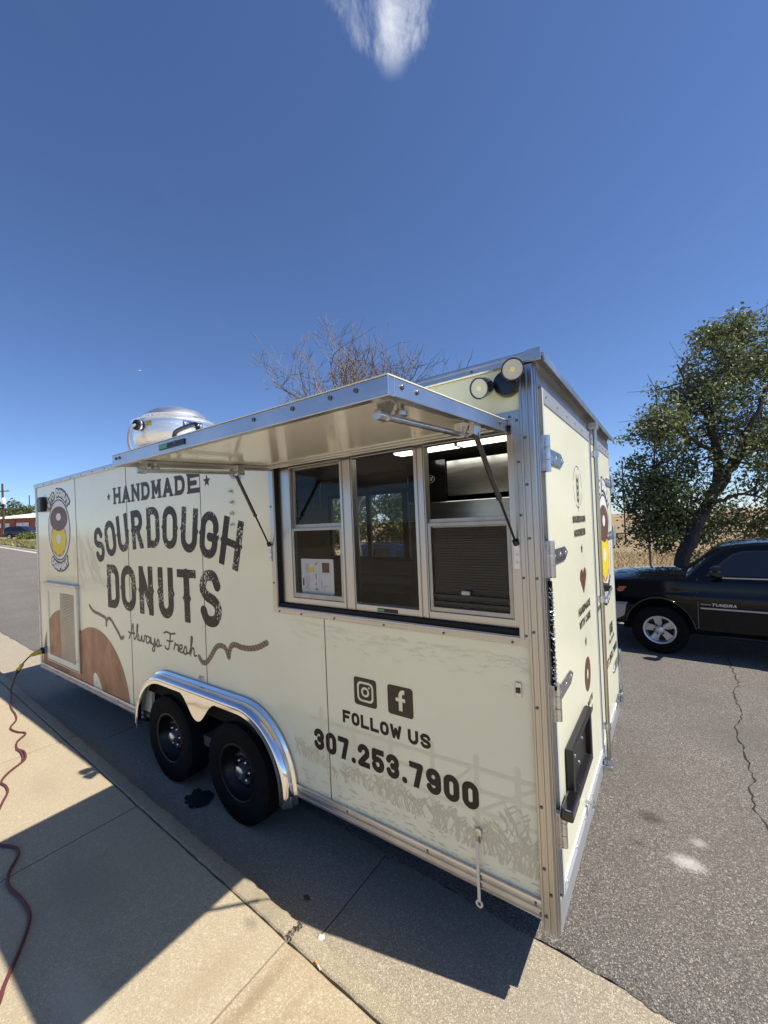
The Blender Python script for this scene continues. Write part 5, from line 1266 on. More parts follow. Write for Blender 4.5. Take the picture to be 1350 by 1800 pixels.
lump('rag', (-2.60, -.05, .006), .10, 'rag', 'black crumpled rag lying in the shade beside the trailer wheels', 'rag', 2, .16)
for i, (x, y, l) in enumerate(((-1.30, -.20, 'small dark dry leaf on the shaded gutter concrete'),)):
    tag(mk('dry_leaf', [(x, y, .003), (x+.03, y+.012, .012), (x+.055, y, .004), (x+.028, y-.016, .003)], [(0, 3, 2, 1)], 'pole_wood'), l, 'leaf')
def sprig(x, y, n, h_, label, seed):
    rr = random.Random(seed); t = thing('weed_sprig', label, 'weed', (x, y, 0))
    for k in range(n):
        a = rr.uniform(0, 6.28); l = rr.uniform(.4, 1)*h_; dx_, dy_ = math.cos(a)*l*.6, math.sin(a)*l*.6
        MB().tube([(x, y, 0), (x+dx_*.5, y+dy_*.5, l*.7), (x+dx_, y+dy_, l)], .0012, 4, r_end=.0005).build('stem', 'straw', t)
sprig(-.62, -.425, 5, .07, 'thin dry grass sprig growing at the foot of the kerb near the photograph foot', 3)
sprig(-.52, -.430, 4, .05, 'shorter dry grass sprig rooted in the kerb edge beside the stained patch', 4)

# ================================================================== VEHICLES
def shell(root, paint, W, x0, x1, zs_tab, wheels, sill, arch, d_tab, plan, top_crown=.05, arch_h=None):
    arch_h = arch_h or arch
    """painted body below the windows, with real wheel arches; near side at y = 0, far side at y = W"""
    xs = sorted(set([round(x, 3) for x in np.arange(x0, x1+.001, .04)]+[x1]+[wx+s*arch*k for wx in wheels for s in (-1, 1) for k in (1, .985, .94)])); rows = []
    for x in xs:
        if x < x0 or x > x1: continue
        zl = sill
        for wx in wheels:
            if abs(x-wx) < arch: zl = max(zl, .37+arch_h*math.sqrt(max(0, 1-((x-wx)/arch)**2)))
        zs = lerp_tab(zs_tab, x); pl = lerp_tab(plan, x); sec = []
        for k in range(17):
            z = zl+(zs-zl)*k/16; sec.append((lerp_tab(d_tab, z)+pl, z))
        d = sec[-1][0]; sec += [(d+.018, zs+.022), (d+.07, zs+.036), (min(W/2-.05, d+.40), zs+.036+top_crown*.7), (W/2, zs+.036+top_crown)]
        rows.append((x, sec))
    v = []; f = []; k = len(rows[0][1]); n = 2*k-1
    for x, sec in rows:
        for (d, z) in sec: v.append((x, d, z))
        for (d, z) in reversed(sec[:-1]): v.append((x, W-d, z))
    for i in range(len(rows)-1):
        for j in range(n-1): f.append((i*n+j, i*n+j+1, (i+1)*n+j+1, (i+1)*n+j))
    f.append(tuple(range(n))); f.append(tuple((len(rows)-1)*n+j for j in range(n))[::-1])
    return mk('body', v, f, paint, root, smooth=32)
def cabin(root, paint, W, tab, dins, z0):
    """roof and pillars over the belt line: tab = [(x, top z)], inset grows with height"""
    xs = np.linspace(tab[0][0], tab[-1][0], 44); v = []; f = []
    for x in xs:
        zt = lerp_tab(tab, x); sec = []
        for k in range(6):
            z = z0+(zt-z0)*k/5; sec.append((dins(z), z))
        d = dins(zt); sec += [(d+.03, zt+.018), (d+.12, zt+.03), (W/2, zt+.045)]
        for (d, z) in sec: v.append((x, d, z))
        for (d, z) in reversed(sec[:-1]): v.append((x, W-d, z))
    n = 17
    for i in range(len(xs)-1):
        for j in range(n-1): f.append((i*n+j, i*n+j+1, (i+1)*n+j+1, (i+1)*n+j))
    f.append(tuple(range(n))); f.append(tuple((len(xs)-1)*n+j for j in range(n))[::-1])
    return mk('cab', v, f, paint, root, smooth=35)
def side_glass(root, poly, dins, W, name='side_window', m='glass_dark', both=True, t=.005):
    out_ = []
    for far in ((0, 1) if both else (0,)):
        P_ = [(x, (dins(z)-t) if not far else W-dins(z)+t, z) for x, z in poly]; Q = [(x, (dins(z)+.02) if not far else W-dins(z)-.02, z) for x, z in poly]; n = len(poly)
        out_.append(mk(name, P_+Q, [tuple(range(n)), tuple(range(n, 2*n))[::-1]]+[(i, n+i, n+(i+1) % n, (i+1) % n) for i in range(n)], m, root))
    return out_
def flat(root, name, m, pts, th=.012, nrm=(0, -1, 0)):
    N = Vector(nrm).normalized()*th; n = len(pts); P_ = [Vector(p)+N for p in pts]+[Vector(p) for p in pts]
    return mk(name, P_, [tuple(range(n)), tuple(range(n, 2*n))[::-1]]+[(i, n+i, n+(i+1) % n, (i+1) % n) for i in range(n)], m, root)

# --- black pickup across the street
PW = 1.92
pk = thing('pickup_truck', 'black pickup truck with silver alloy wheels parked across the street', 'truck', keep=False)
dt = [(.40, .06), (.46, .03), (.50, .012), (.72, 0), (.92, .004), (.955, .020), (1.02, .023), (1.10, .032), (1.20, .050)]
plan_ = [(-.90, .26), (-.82, .16), (-.70, .085), (-.50, .03), (-.30, .01), (0, 0), (4.4, 0), (4.55, .02)]
shell(pk, 'paint_black', PW, -.88, 4.55, [(-.88, .98), (-.80, 1.04), (-.60, 1.085), (-.2, 1.12), (.5, 1.145), (.75, 1.165), (2.55, 1.18), (2.65, 1.20), (4.55, 1.21)], (0, 3.26), .43, .435, dt, plan_, arch_h=.50)
di = lambda z: .075+max(0, z-1.17)/.55*.185
cb = cabin(pk, 'paint_black', PW, [(.34, 1.165), (.43, 1.26), (.64, 1.475), (.78, 1.575), (.90, 1.615), (1.12, 1.64), (2.1, 1.645), (2.28, 1.61), (2.40, 1.18)], di, 1.165)
side_glass(cb, [(.62, 1.215), (.70, 1.31), (.89, 1.495), (.99, 1.535), (1.88, 1.565), (1.88, 1.225)], di, PW)
side_glass(cb, [(1.96, 1.225), (1.96, 1.565), (2.15, 1.545), (2.26, 1.23)], di, PW)
side_glass(cb, [(.56, 1.205), (.62, 1.29), (.86, 1.515), (.98, 1.560), (1.92, 1.59), (1.92, 1.567), (.99, 1.537), (.89, 1.497), (.70, 1.312), (.62, 1.217), (.62, 1.205)], di, PW, 'window_seal', 'black_plastic', t=.004)
flat(cb, 'windshield', 'glass_dark', [(.405, .15, 1.245), (.405, PW-.15, 1.245), (.79, PW-.27, 1.590), (.79, .27, 1.590)], .012, (-.68, 0, .73))
flat(cb, 'belt_trim', 'bumper_silver', [(0.740, .072, 1.180), (2.320, .072, 1.195), (2.320, .072, 1.210), (0.740, .072, 1.196)], .014)
mr = MB()
for k, (x, y, z, s) in enumerate(((.70, -.13, 1.30, 1.0),)):
    mr.lathe([(0, -.09), (.06, -.085), (.085, -.05), (.092, 0), (.090, .035), (.08, .04), (0, .035)], (x, y, z), (1, -.12, 0), 20)
    mr.tube([(x+.02, -.10, 1.25), (x+.03, .0, 1.22), (x+.03, .09, 1.215)], .030, 8)
mro = mr.build('door_mirror', 'black_gloss', pk, smooth=45)
MB().lathe([(0, 0), (.078, 0)], (.74, -.135, 1.30), (1, -.12, 0), 20).build('mirror_glass', 'chrome', mro)
mr2 = MB().lathe([(0, -.09), (.06, -.085), (.085, -.05), (.092, 0), (.090, .035), (0, .035)], (.70, PW+.13, 1.30), (1, .12, 0), 20).tube([(.72, PW+.1, 1.25), (.73, PW-.08, 1.215)], .03, 8); mr2.build('door_mirror', 'black_gloss', pk, smooth=45)
for y in (-.0045,):
    for x in (.455, 1.92):
        flat(pk, 'door_seam', 'dark_gap', [(x, .012, .47), (x+.006, .012, .47), (x+.006, .002, .8), (x, .002, .8)], .008); flat(pk, 'door_seam', 'dark_gap', [(x, .003, .8), (x+.006, .003, .8), (x+.006, .052, 1.17), (x, .052, 1.17)], .006)
    for x in (.4615, 1.9265):  # painted highlight: thin grey strips for the light caught along the door seams
        flat(pk, 'seam_highlight', 'grey_trim', [(x, .012, .47), (x+.003, .012, .47), (x+.003, .002, .8), (x, .002, .8)], .0085); flat(pk, 'seam_highlight', 'grey_trim', [(x, .003, .8), (x+.003, .003, .8), (x+.003, .052, 1.17), (x, .052, 1.17)], .0065)
    flat(pk, 'door_moulding', 'bumper_silver', [(.49, .002, .750), (1.90, .002, .750), (1.90, .002, .770), (.49, .002, .770)], .016)
    flat(pk, 'door_moulding', 'bumper_silver', [(1.94, .002, .750), (2.74, .002, .750), (2.74, .002, .770), (1.94, .002, .770)], .016)
    flat(pk, 'door_handle', 'black_gloss', [(1.68, .022, .985), (1.84, .022, .985), (1.84, .022, 1.025), (1.68, .022, 1.025)], .03)
    flat(pk, 'hood_seam', 'dark_gap', [(-.55, .075, 1.072), (.40, .055, 1.150), (.40, .055, 1.155), (-.55, .075, 1.077)], .012, (0, -.6, .8))
line_text('TOYOTA', .492, .806, .115, .017, .0040, lambda x, z: (x, -.005, z), m='badge_silver', parent=pk, name='badge_lettering', res=18)
line_text('TUNDRA', .612, .796, .265, .040, .0095, lambda x, z: (x+(z-.80)*.25, -.005, z), m='badge_silver', parent=pk, name='badge_lettering', res=26)
bm = MB().prism([(-.97, .46), (-.97, .70), (-.95, .745), (-.41, .745), (-.44, .56), (-.60, .46)], 1, -.005, PW+.005); bmo = bm.build('front_bumper', 'bumper_silver', pk, bevel=.02)
MB().prism([(-.985, .700), (-.975, .765), (-.395, .772), (-.40, .746), (-.96, .746)], 1, -.012, PW+.012).build('bumper_trim', 'chrome', bmo, bevel=.012)
flat(pk, 'corner_lamp', 'lens_amber', [(-.80, .165, .915), (-.46, .030, .930), (-.40, .030, 1.010), (-.78, .160, 1.005)], .012, (-.2, -1, 0))
flat(pk, 'headlight', 'lens_white', [(-.865, .24, .79), (-.865, .62, .77), (-.865, .62, .90), (-.865, .24, .92)], .02, (-1, 0, 0)); flat(pk, 'headlight', 'lens_white', [(-.865, PW-.62, .77), (-.865, PW-.24, .79), (-.865, PW-.24, .92), (-.865, PW-.62, .90)], .02, (-1, 0, 0))
flat(pk, 'grille', 'chrome', [(-.88, .66, .72), (-.88, PW-.66, .72), (-.88, PW-.66, .90), (-.88, .66, .90)], .02, (-1, 0, 0))
flat(pk, 'tail_lamp', 'lens_red', [(4.45, .03, .78), (4.56, .03, .78), (4.56, .045, 1.12), (4.45, .045, 1.12)], .02)
MB().box(4.5, 4.72, .05, PW-.05, .50, .68).build('rear_bumper', 'chrome', pk, bevel=.02)
for wx in (0, 3.26):
    lip = [(wx+.435*math.cos(R(a)), -.006, .37+.50*math.sin(R(a))) for a in range(10, 171, 6)]
    MB().tube(lip, .014, 6).build('wheel_arch_lip', 'black_gloss', pk, smooth=60)
    for y, s in ((.115, -1), (PW-.115, 1)): wheel(pk, 'wheel', (wx, y, .385), (0, s, 0), .357, .235, .198, .32)
    hw = [(wx+.43*math.cos(R(a_)), .37+.49*math.sin(R(a_))) for a_ in range(8, 173, 8)]; MB().prism(hw, 1, .27, .29).build('wheel_well', 'undercarriage', pk); MB().prism(hw, 1, PW-.29, PW-.27).build('wheel_well', 'undercarriage', pk)
MB().box(-.5, 4.4, .34, PW-.34, .30, .60).build('underbody', 'undercarriage', pk); MB().tube([(.7, .16, .34), (2.8, .16, .34)], .03, 8).build('side_step', 'black_plastic', pk, smooth=40)
pk.location = (.255, 5.735, -.062); pk.rotation_euler = (0, 0, math.atan(SL))

# --- estate-bodied cars
def suv(label, paint, loc, rotz, H=1.72, tail='lens_red', Wd=1.86, ln=4.7):
    r = thing('sport_utility_car', label, 'car', keep=False)
    dt2 = [(.35, .06), (.5, .02), (.7, 0), (.9, .012), (1.05, .035), (1.2, .05)]
    pl2 = [(-.95, .26), (-.85, .14), (-.6, .04), (-.2, 0), (3.2, 0), (3.6, .05), (3.75, .13)]
    sh = [(-.92, .68), (-.85, .80), (-.5, .93), (.3, 1.02), (.6, 1.06), (3.0, 1.10), (3.75, 1.12)]
    shell(r, paint, Wd, -.92, 3.74, sh, (0, 2.78), .38, .42, dt2, pl2, .03)
    di2 = lambda z: .075+max(0, z-1.08)/.55*.17
    k = H-1.72
    cb2 = cabin(r, paint, Wd, [(.50, 1.07), (.95, 1.36), (1.30, 1.56+k), (1.6, 1.635+k), (2.4, 1.655+k), (3.1, 1.63+k), (3.42, 1.56+k), (3.55, 1.42), (3.70, 1.12)], di2, 1.06)
    for poly in ([(.88, 1.12), (1.32, 1.46+k), (1.50, 1.53+k), (1.72, 1.55+k), (1.72, 1.12)], [(1.80, 1.12), (1.80, 1.555+k), (2.62, 1.555+k), (2.70, 1.13)], [(2.80, 1.14), (2.74, 1.55+k), (3.16, 1.53+k), (3.34, 1.42), (3.38, 1.18)]):
        side_glass(cb2, poly, di2, Wd)
    flat(cb2, 'windshield', 'glass_dark', [(.60, .17, 1.15), (.60, Wd-.17, 1.15), (1.28, Wd-.27, 1.56+k), (1.28, .27, 1.56+k)], .008, (-.55, 0, .84))
    flat(cb2, 'rear_window', 'glass_dark', [(3.68, .25, 1.2), (3.68, Wd-.25, 1.2), (3.50, Wd-.30, 1.53), (3.50, .30, 1.53)], .02, (1, 0, .3))
    for y0, s in ((.03, -1), (Wd-.03, 1)):
        flat(r, 'tail_lamp', tail, [(3.58, y0+.03*-s, .86), (3.745, y0+.11*-s, .86), (3.70, y0+.12*-s, 1.30), (3.56, y0+.06*-s, 1.34)], .025, (.2, s, 0))
        MB().tube([(1.5, .30 if s < 0 else Wd-.30, 1.70+k), (3.0, .30 if s < 0 else Wd-.30, 1.695+k)], .018, 6).build('roof_rack', 'black_plastic', r)
        MB().lathe([(0, -.07), (.06, -.06), (.07, 0), (0, .04)], (.95, -.10 if s < 0 else Wd+.10, 1.14), (1, 0, 0), 12).build('door_mirror', paint, r, smooth=45)
        flat(r, 'headlight', 'lens_white', [(-.86, y0+.15*-s, .70), (-.62, y0+.03*-s, .76), (-.60, y0+.03*-s, .86), (-.84, y0+.15*-s, .80)], .02, (-.5, s, 0))
    for x in (.78, 1.76, 2.72): flat(r, 'door_seam', 'dark_gap', [(x, .010, .45), (x+.008, .010, .45), (x+.008, .036, 1.06), (x, .036, 1.06)], .012)
    MB().box(-.96, -.80, .12, Wd-.12, .36, .56).box(3.66, 3.82, .12, Wd-.12, .42, .66).build('bumper', 'black_plastic', r, bevel=.03)
    for wx in (0, 2.78):
        for y, s in ((.11, -1), (Wd-.11, 1)): wheel(r, 'wheel', (wx, y, .355), (0, s, 0), .355, .22, .215, .1)
    MB().box(-.4, 3.4, .3, Wd-.3, .25, .55).build('underbody', 'undercarriage', r)
    r.location = loc; r.rotation_euler = (0, 0, rotz); return r
suv('navy blue sport utility car seen through the trailer windows, parked ahead of the pickup', 'paint_navy', (-7.35, 6.05, -.065), math.atan(SL), 1.72, 'lens_amber')
dsu = Vector((r2.x, r2.y, 0)).normalized()
suv('black sport utility car standing before the brick building at far left', 'paint_dark', (-69.9, 17.7, hx(-71)+.12), math.atan2(dsu.y, dsu.x)+math.pi, 1.76)

# ================================================================== FAR SIDE: BUILDING, POLES, FENCE, TREES
def frame_pts(o, ex, x, y, z):
    ey = Vector((-ex.y, ex.x, 0)); p = Vector(o)+ex*x+ey*y; return (p.x, p.y, p.z+z)
bo = Vector((-84.6, 15.6, hx(-85)+.1)); ex = dsu
bd = thing('brick_building', 'low red brick building with white hipped roof far down the street', 'building', tuple(bo))
fp = lambda x, y, z: frame_pts(bo, ex, x, y, z)
def bbox(name, x0, x1, y0, y1, z0, z1, m, par=bd):
    mb_ = MB().box(x0, x1, y0, y1, z0, z1); return mk(name, [fp(*p) for p in mb_.v], mb_.f, m, par)
bbox('wall', -1.0, 26, 0, 9, -.5, 2.75, 'brick')
rv = [fp(*p) for p in ((-1.8, -.7, 2.75), (26.8, -.7, 2.75), (26.8, 9.7, 2.75), (-1.8, 9.7, 2.75), (3.6, 4.5, 3.75), (21.5, 4.5, 3.75))]
mk('roof', rv, [(0, 1, 5, 4), (1, 2, 5), (2, 3, 4, 5), (3, 0, 4), (3, 2, 1, 0)], 'roof_white', bd)
for x in (.55, 1.85, 3.85, 4.85, 6.6, 7.9, 9.6, 10.9, 13, 14.3):
    wo = bbox('window', x, x+.95, -.06, -.001, 1.35, 2.05, 'window_white'); bbox('window_frame', x-.06, x+1.01, -.03, -.0015, 1.29, 2.11, 'paint_dark', wo)
for x in (2.95, 6.05, 9.1): bbox('pilaster', x, x+.7, -.12, -.001, -.5, 2.74, 'brick')
def pole(x, y, h_, label, r=.14, arm=True):
    z = hx(x)+.1; t = thing('utility_pole', label, 'pole', (x, y, z))
    MB().tube([(x, y, z-.3), (x, y, z+h_)], r, 8, r_end=r*.75).build('shaft', 'pole_wood', t, smooth=60)
    if arm:
        e = dsu*1.0; MB().tube([(x-e.x, y-e.y, z+h_*.86), (x+e.x, y+e.y, z+h_*.86)], .07, 6).build('crossarm', 'pole_wood', t)
        MB().lathe([(0, 0), (.22, 0), (.24, .1), (.24, .8), (.1, .95), (0, .95)], (x+.4, y, z+h_*.62), (0, 0, 1), 12).build('transformer', 'white_craft', t, smooth=50)
        for s in (-.8, .8): MB().lathe([(0, 0), (.05, 0), (.05, .2), (0, .2)], (x+e.x*s, y+e.y*s, z+h_*.87), (0, 0, 1), 8).build('insulator', 'grey_trim', t)
pole(-80.2, 16.05, 8.1, 'dark wooden utility pole with white transformer at the left edge', .17)
pole(-150, 37.5, 12.0, 'taller thin distant pole rising behind the white roof', .16, False)
pole(-170, 46.5, 10.5, 'shorter thin distant pole behind the white roof, right of the taller', .16, False)
pole(-2.0, 30.0, 5.3, 'thin dark street pole standing beyond the chain link fence', .05, False)

# leaves: many small folded leaf faces
def leaf_cloud(centres, radii, n_each, size, rg_, droop=.15, squash=.8):
    cs = np.repeat(np.asarray(centres), n_each, axis=0); rd = np.repeat(np.asarray(radii), n_each)
    N = len(cs); g = rg_.normal(size=(N, 3)); g /= np.linalg.norm(g, axis=1)[:, None]+1e-9
    rad = rd*np.cbrt(rg_.random(N))*(.75+.5*rg_.random(N)); P_ = cs+g*rad[:, None]*np.array([1, 1, squash])
    d = rg_.normal(size=(N, 3)); d[:, 2] -= droop*2; d /= np.linalg.norm(d, axis=1)[:, None]
    u_ = rg_.normal(size=(N, 3)); u_[:, 2] += .6; s = np.cross(d, u_); s /= np.linalg.norm(s, axis=1)[:, None]+1e-9
    L = size*(.6+.8*rg_.random(N))[:, None]; Wd = L*.30; nn = np.cross(d, s)*L*.10
    a = P_; b = P_+d*L*.5+s*Wd+nn; c = P_+d*L; e = P_+d*L*.5-s*Wd+nn
    v = np.stack([a, b, c, e], 1).reshape(-1, 3)
    return v, np.arange(4*N).reshape(-1, 4)
def big_mesh(name, v, f, m, parent):
    me = bpy.data.meshes.new(name); me.vertices.add(len(v)); me.vertices.foreach_set('co', v.astype(np.float32).ravel())
    me.loops.add(f.size); me.loops.foreach_set('vertex_index', f.astype(np.int32).ravel()); me.polygons.add(len(f))
    me.polygons.foreach_set('loop_start', np.arange(0, f.size, f.shape[1], dtype=np.int32)); me.polygons.foreach_set('loop_total', np.full(len(f), f.shape[1], dtype=np.int32))
    me.update(); me.validate(); me.materials.append(MATS[m]); o = bpy.data.objects.new(name, me); C.objects.link(o)
    o.parent = parent; o.location = -OFF.get(parent.name, Vector((0, 0, 0))); return o
def leafy_tree(name, label, base, limbs, blobs, n_clump, n_leaf, size, seed, leaf='leaf', twig_r=.011, clump=.34, group=None):
    """limbs: [(points, r0, r1)]; blobs: ellipsoids (centre, radii, weight) that clumps of leaves fill"""
    rg_ = np.random.default_rng(seed); t = thing(name, label, 'tree', tuple(base), group)
    m = MB(); nodes = []
    for (pts, r0, r1) in limbs:
        P_ = smooth_path(pts, 5); k = len(P_)
        P_ = [p+Vector(rg_.normal(size=3)*.012*(1 if 0 < i < k-1 else 0)) for i, p in enumerate(P_)]
        m.tube(P_, [r0+(r1-r0)*i/(k-1) for i in range(k)], 9); nodes += [(p, r0+(r1-r0)*i/(k-1)) for i, p in enumerate(P_)]
    cs = []; ww = np.array([b[2] for b in blobs], float); ww /= ww.sum()
    for _ in range(n_clump):
        c, rd, _w = blobs[rg_.choice(len(blobs), p=ww)]; g = rg_.normal(size=3); g /= np.linalg.norm(g); q = rg_.random()**.45
        cs.append(np.array(c)+g*np.array(rd)*q)
    N = np.array([n[0] for n in nodes if n[1] < .09] or [n[0] for n in nodes])
    for c in cs:
        dd = np.linalg.norm(N-c, axis=1)+.4*np.maximum(0, N[:, 2]-c[2]); i = int(dd.argmin()); a = Vector(N[i]); b = Vector(c)
        mid = (a+b)/2+Vector(rg_.normal(size=3)*.10)+Vector((0, 0, -.05)); m.tube([a, mid, b], [twig_r*1.6, twig_r, twig_r*.5], 5, cap=False)
        for _ in range(3):
            e = b+Vector(rg_.normal(size=3))*clump*.8; m.tube([mid+(b-mid)*rg_.random(), (b+e)/2+Vector(rg_.normal(size=3)*.04), e], [twig_r*.6, twig_r*.45, twig_r*.3], 4, cap=False)
    m.build('trunk', 'bark', t, smooth=60)
    v, f = leaf_cloud(cs, [clump*(.6+.7*rg_.random()) for _ in cs], n_leaf, size, rg_); big_mesh('crown', v, f, leaf, t)
    return t
def WP(px, py, t):
    """point t metres-of-depth along the sight line of a place in the photograph (used once, to survey where things stand)"""
    d = fw+r2*((px-643.6)/728.98)-u2*((py-916.3)/728.98); return CAM+d*t
D0 = 8.0
tb = WP(1197, 1002, D0); tb.z = .1
lm = []
pts_ = [Vector((tb.x-.07, tb.y, .0)), WP(1196, 1000, D0), WP(1212, 955, D0), WP(1226, 918, D0), WP(1240, 892, D0), WP(1262, 855, D0)]
lm.append((pts_, .135, .095))
lm.append(([WP(1258, 860, D0), WP(1290, 810, D0+.1), WP(1330, 772, D0+.2), WP(1400, 735, D0+.3), WP(1480, 690, D0+.5)], .12, .05))
lm.append(([WP(1262, 855, D0), WP(1262, 800, D0), WP(1248, 740, D0+.1), WP(1262, 690, D0+.2), WP(1290, 640, D0+.2), WP(1300, 580, D0+.3)], .09, .02))
lm.append(([WP(1248, 740, D0+.1), WP(1215, 690, D0-.1), WP(1190, 640, D0-.2)], .04, .012))
lm.append(([WP(1262, 800, D0), WP(1215, 770, D0-.3), WP(1160, 740, D0-.4), WP(1115, 742, D0-.5)], .045, .012))
lm.append(([WP(1290, 810, D0), WP(1330, 720, D0-.4), WP(1380, 620, D0-.3)], .05, .015))
lm.append(([WP(1238, 897, D0), WP(1265, 880, D0-.3), WP(1310, 868, D0-.5), WP(1350, 880, D0-.6)], .05, .012))
lm.append(([WP(1200, 985, D0+.3), WP(1196, 930, D0+.4), WP(1170, 880, D0+.5), WP(1150, 820, D0+.6)], .055, .012))
lm.append(([WP(1196, 940, D0+.4), WP(1160, 925, D0+.5), WP(1110, 900, D0+.6)], .03, .01))
lm.append(([WP(1200, 960, D0+.3), WP(1230, 930, D0+.9), WP(1290, 920, D0+1.2), WP(1350, 935, D0+1.4)], .03, .01))
bl2_ = []
for (x, y, rx, ry, rd, wgt, dd) in ((1290, 640, 95, 70, 1.0, 16, .1), (1345, 610, 70, 55, .9, 9, .1), (1215, 700, 80, 70, .9, 13, 0), (1165, 750, 55, 45, .8, 7, -.3), (1290, 760, 110, 80, 1.0, 16, 0), (1370, 740, 90, 110, 1.1, 14, .2), (1130, 870, 75, 80, .7, 20, .5), (1165, 930, 80, 60, .7, 14, .5), (1190, 850, 60, 60, .8, 8, .3), (1290, 915, 90, 55, .6, 13, 1.0), (1340, 850, 50, 50, .6, 5, -.4), (1250, 590, 40, 30, .6, 3, 0), (1330, 570, 40, 26, .6, 4, 0), (1440, 850, 90, 120, 1.0, 8, .3)):
    c = WP(x, y, D0+dd); k = (D0+dd)/728.98; bl2_.append((tuple(c), (rx*k, rd, ry*k), wgt))
leafy_tree('shade_tree', 'leafy green tree with a leaning dark trunk behind the black pickup', (tb.x, tb.y, .1), lm, bl2_, 350, 92, .068, 11, clump=.32)
def round_tree(x, y, h_, rad, label, seed, name='leafy_tree', n=110, nl=120, leaf='leaf_far', size=.10, clump=.36):
    z = hx(x)+.1; rg_ = np.random.default_rng(seed); ls = [([(x, y, z), (x+.1, y, z+h_*.2), (x, y+.05, z+h_*.42)], .17, .11)]
    for k in range(7):
        a = k*.9+rg_.random(); e = (x+rad*.75*math.cos(a), y+rad*.75*math.sin(a), z+h_*(.55+.3*rg_.random()))
        ls.append(([(x, y, z+h_*.34+.04*k), (x+rad*.3*math.cos(a), y+rad*.3*math.sin(a), z+h_*.5), e], .07, .015))
    leafy_tree(name, label, (x, y, z), ls, [((x, y, z+h_*.62), (rad, rad, h_*.36), 1), ((x+rad*.4, y-.2, z+h_*.45), (rad*.6, rad*.7, h_*.25), .5)], n, nl, size, seed, leaf, clump=clump)
round_tree(-6.9, 10.2, 4.4, 2.1, 'bushy green tree across the street seen through both trailer windows', 31, n=150, nl=130)
round_tree(-10.6, 10.6, 4.0, 1.9, 'second bushy tree across the street, left of the one through the windows', 32, n=110, nl=110)
# bare tree behind the trailer
def bare_tree(base, targets, label, seed):
    rg_ = random.Random(seed); t = thing('bare_tree', label, 'tree', tuple(base)); m = MB()
    def grow(p, d, l, r, lev):
        n = 4; P_ = [p]; q = p.copy(); dd = d.copy()
        for i in range(n):
            dd = (dd+Vector((rg_.gauss(0, .16), rg_.gauss(0, .16), rg_.gauss(.05, .12)))).normalized(); q = q+dd*l/n; P_.append(q.copy())
        re = r*.55; m.tube(P_, r, 5 if lev < 3 else 3, cap=False, r_end=re)
        if lev >= 6: return
        kids = 4 if lev in (3, 4) else 3 if lev < 5 else 2
        for k in range(kids):
            i = rg_.choice((2, 3, 4)) if k else 4
            a = Vector((rg_.gauss(0, 1), rg_.gauss(0, 1), rg_.gauss(.15, .8))).normalized(); nd = (dd*(1.0 if k == 0 else .62)+a*(.38 if k == 0 else .8)).normalized()
            grow(P_[i], nd, l*rg_.uniform(.54, .74), max(.0055, (re if k == 0 else re*.74)), lev+1)
    b = Vector(base); top = b+Vector((0, 0, 2.2)); m.tube([b-Vector((0, 0, .2)), b+Vector((.05, 0, 1.1)), top], [.24, .20, .17], 9)
    for tg in targets:
        d = (Vector(tg)-top); grow(top-Vector((0, 0, .2)), d.normalized(), d.length*.415, .085, 1)
    o = m.build('trunk', 'bark_grey', t); return t
DB = 9.6
bb = WP(612, 800, DB); bb.z = .1
bare_tree(bb, [WP(525, 650, DB-.5), WP(570, 615, DB), WP(615, 560, DB), WP(650, 565, DB+.5), WP(690, 590, DB), WP(735, 600, DB+.4), WP(595, 600, DB-.8), WP(720, 640, DB-.6), WP(635, 580, DB-.5), WP(670, 620, DB-.9), WP(555, 645, DB+.6), WP(600, 640, DB+.8), WP(700, 620, DB+.9), WP(655, 610, DB+.2)], 'leafless tree with fine grey twigs rising behind the trailer roof', 9)

# chain link fence
FT = 10.55
fe = thing('chain_link_fence', 'grey chain link fence along the far side before the dry field', 'fence', st(0, FT, .1))
m = MB(); x0, x1, z0, z1 = -9.0, 9.0, .16, 1.55; sp = .075; hgt = z1-z0
k = x0-hgt
while k < x1:
    for s in (1, -1):
        a, b = k, k+hgt; ya, yb = (z0, z1) if s > 0 else (z1, z0)
        aa, bb_ = max(a, x0), min(b, x1)
        if bb_ > aa:
            za = ya+(yb-ya)*(aa-a)/hgt; zb = ya+(yb-ya)*(bb_-a)/hgt; p = st(aa, FT+.004*s, za); q = st(bb_, FT+.004*s, zb); m.tube([p, q], .0026, 3, cap=False)
    k += sp
m.build('wire_mesh', 'fence_wire', fe, kind='stuff')
for k in range(7): p = st(-9+3*k, FT+.04, 0); MB().tube([(p[0], p[1], 0), (p[0], p[1], 1.62)], .028, 8).build('post', 'fence_wire', fe, smooth=60)
MB().tube([st(-9, FT+.04, 1.58), st(9, FT+.04, 1.58)], .020, 8).build('top_rail', 'fence_wire', fe, smooth=60)
# rocks along the far kerb
rk = random.Random(8)
for i in range(16):
    s = -1.2+.42*i+rk.uniform(-.12, .12); q = st(s, 8.32+rk.uniform(-.08, .12)); rr_ = rk.uniform(.10, .19)
    lump('rock', (q[0], q[1], .13+rr_*.25), rr_, 'rock', 'brown rock in the row behind the far kerb under the pickup', 'rock', 60+i, .62)['group'] = 'rocks behind the far kerb'
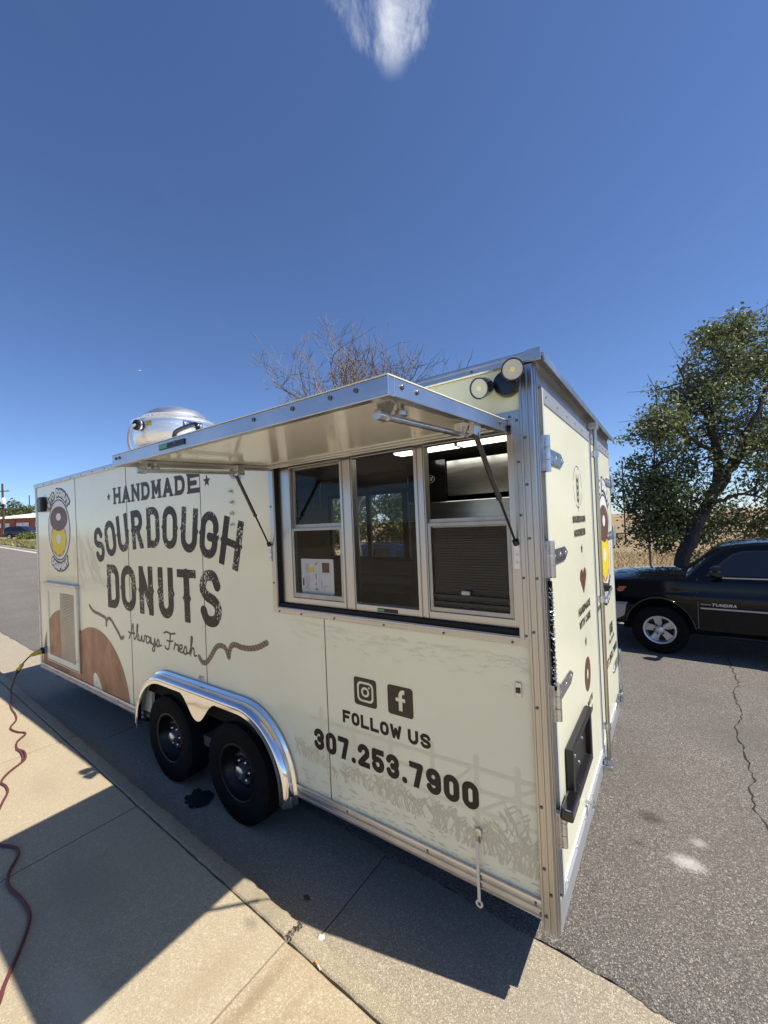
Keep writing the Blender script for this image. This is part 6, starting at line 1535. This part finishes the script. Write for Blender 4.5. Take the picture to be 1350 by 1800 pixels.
# dry grass and weeds beyond the far kerb
def blades(name, n, area, hgt, m, seed, label=None):
    rg_ = np.random.default_rng(seed); s = area[0]+(area[1]-area[0])*rg_.random(n); t_ = area[2]+(area[3]-area[2])*rg_.random(n)**1.2; y = t_+SL*s; z = np.array([hx(a) for a in s])+.11
    a = rg_.random(n)*6.283; h_ = hgt*(.35+.9*rg_.random(n)); w_ = .010+.012*rg_.random(n); w_ = w_*(area[4] if len(area) > 4 else 1); lx, ly = rg_.normal(size=n)*.35*h_, rg_.normal(size=n)*.35*h_
    p0 = np.stack([s-np.cos(a)*w_, y-np.sin(a)*w_, z], 1); p1 = np.stack([s+np.cos(a)*w_, y+np.sin(a)*w_, z], 1); p2 = np.stack([s+lx*.5+np.cos(a)*w_*.6, y+ly*.5+np.sin(a)*w_*.6, z+h_*.6], 1); p3 = np.stack([s+lx, y+ly, z+h_], 1)
    v = np.stack([p0, p1, p2, p3], 1).reshape(-1, 3); me_f = np.arange(4*n).reshape(-1, 4)
    me = bpy.data.meshes.new(name); me.from_pydata(v.tolist(), [], me_f.tolist()); me.materials.append(MATS[m]); o = bpy.data.objects.new(name, me); C.objects.link(o); o['kind'] = 'stuff'
    if label: o['label'] = label; o['category'] = 'grass'
    return o
blades('dry_grass', 26000, (-8, 9, 8.5, 22), .22, 'straw', 41, 'dry straw grass on the field beyond the fence')
blades('green_weeds', 6000, (-4, 7, 8.5, 13), .22, 'weed_leaf', 42, 'low green weeds along the fence foot')
blades('verge_grass', 12000, (-64, -40, 8.2, 12.5, 3.0), .35, 'straw', 43, 'dry yellow grass on the far verge at left')
blades('verge_weeds', 1800, (-66, -44, 8.15, 9.6, 3.0), .45, 'weed_leaf', 44, 'green weeds along the far kerb at left')
bp_ = Vector((-60.9, 13.9, hx(-61)+.1)); bs = thing('roadside_bush', 'ragged yellow green bush in front of the far black car', 'bush', tuple(bp_))
rg_ = np.random.default_rng(5); cs = [tuple(bp_+Vector((rg_.normal()*.75, rg_.normal()*.4, .2+abs(rg_.normal())*.35))) for _ in range(26)]
v, f = leaf_cloud(cs, [.35]*26, 90, .22, rg_, droop=-.3); big_mesh('foliage', v, f, 'weed_leaf', bs)
m = MB()
for c in cs: m.tube([tuple(bp_), c], .012, 4, cap=False)
m.build('stems', 'straw', bs)
round_tree(-112, 24.5, 7.5, 6.5, 'dark rounded tree beyond the brick building at the left edge', 51, n=90, nl=90, size=.45, clump=1.3)
# small aircraft high over the street
ap = WP(245, 651, 1500); an_ = thing('aircraft', 'tiny white aircraft high in the blue sky at left', 'aircraft', tuple(ap)); ad_ = (Vector((r2.x, r2.y, -.25))).normalized()
MB().tube([ap-ad_*7, ap-ad_*5, ap+ad_*4, ap+ad_*7], [.2, 1.1, 1.1, .2], 8).build('fuselage', 'white_craft', an_, smooth=60)
wdir = Vector((0, 1, .1)).cross(ad_).normalized(); wq = Vector((-.55, .83, 0))
mk('wing', [ap+wq*9-ad_*2.5, ap+wq*9-ad_*1.5, ap-wq*9-ad_*1.5, ap-wq*9-ad_*2.5, ap+ad_*2], [(0, 1, 4), (2, 3, 4), (0, 4, 3)], 'white_craft', an_)
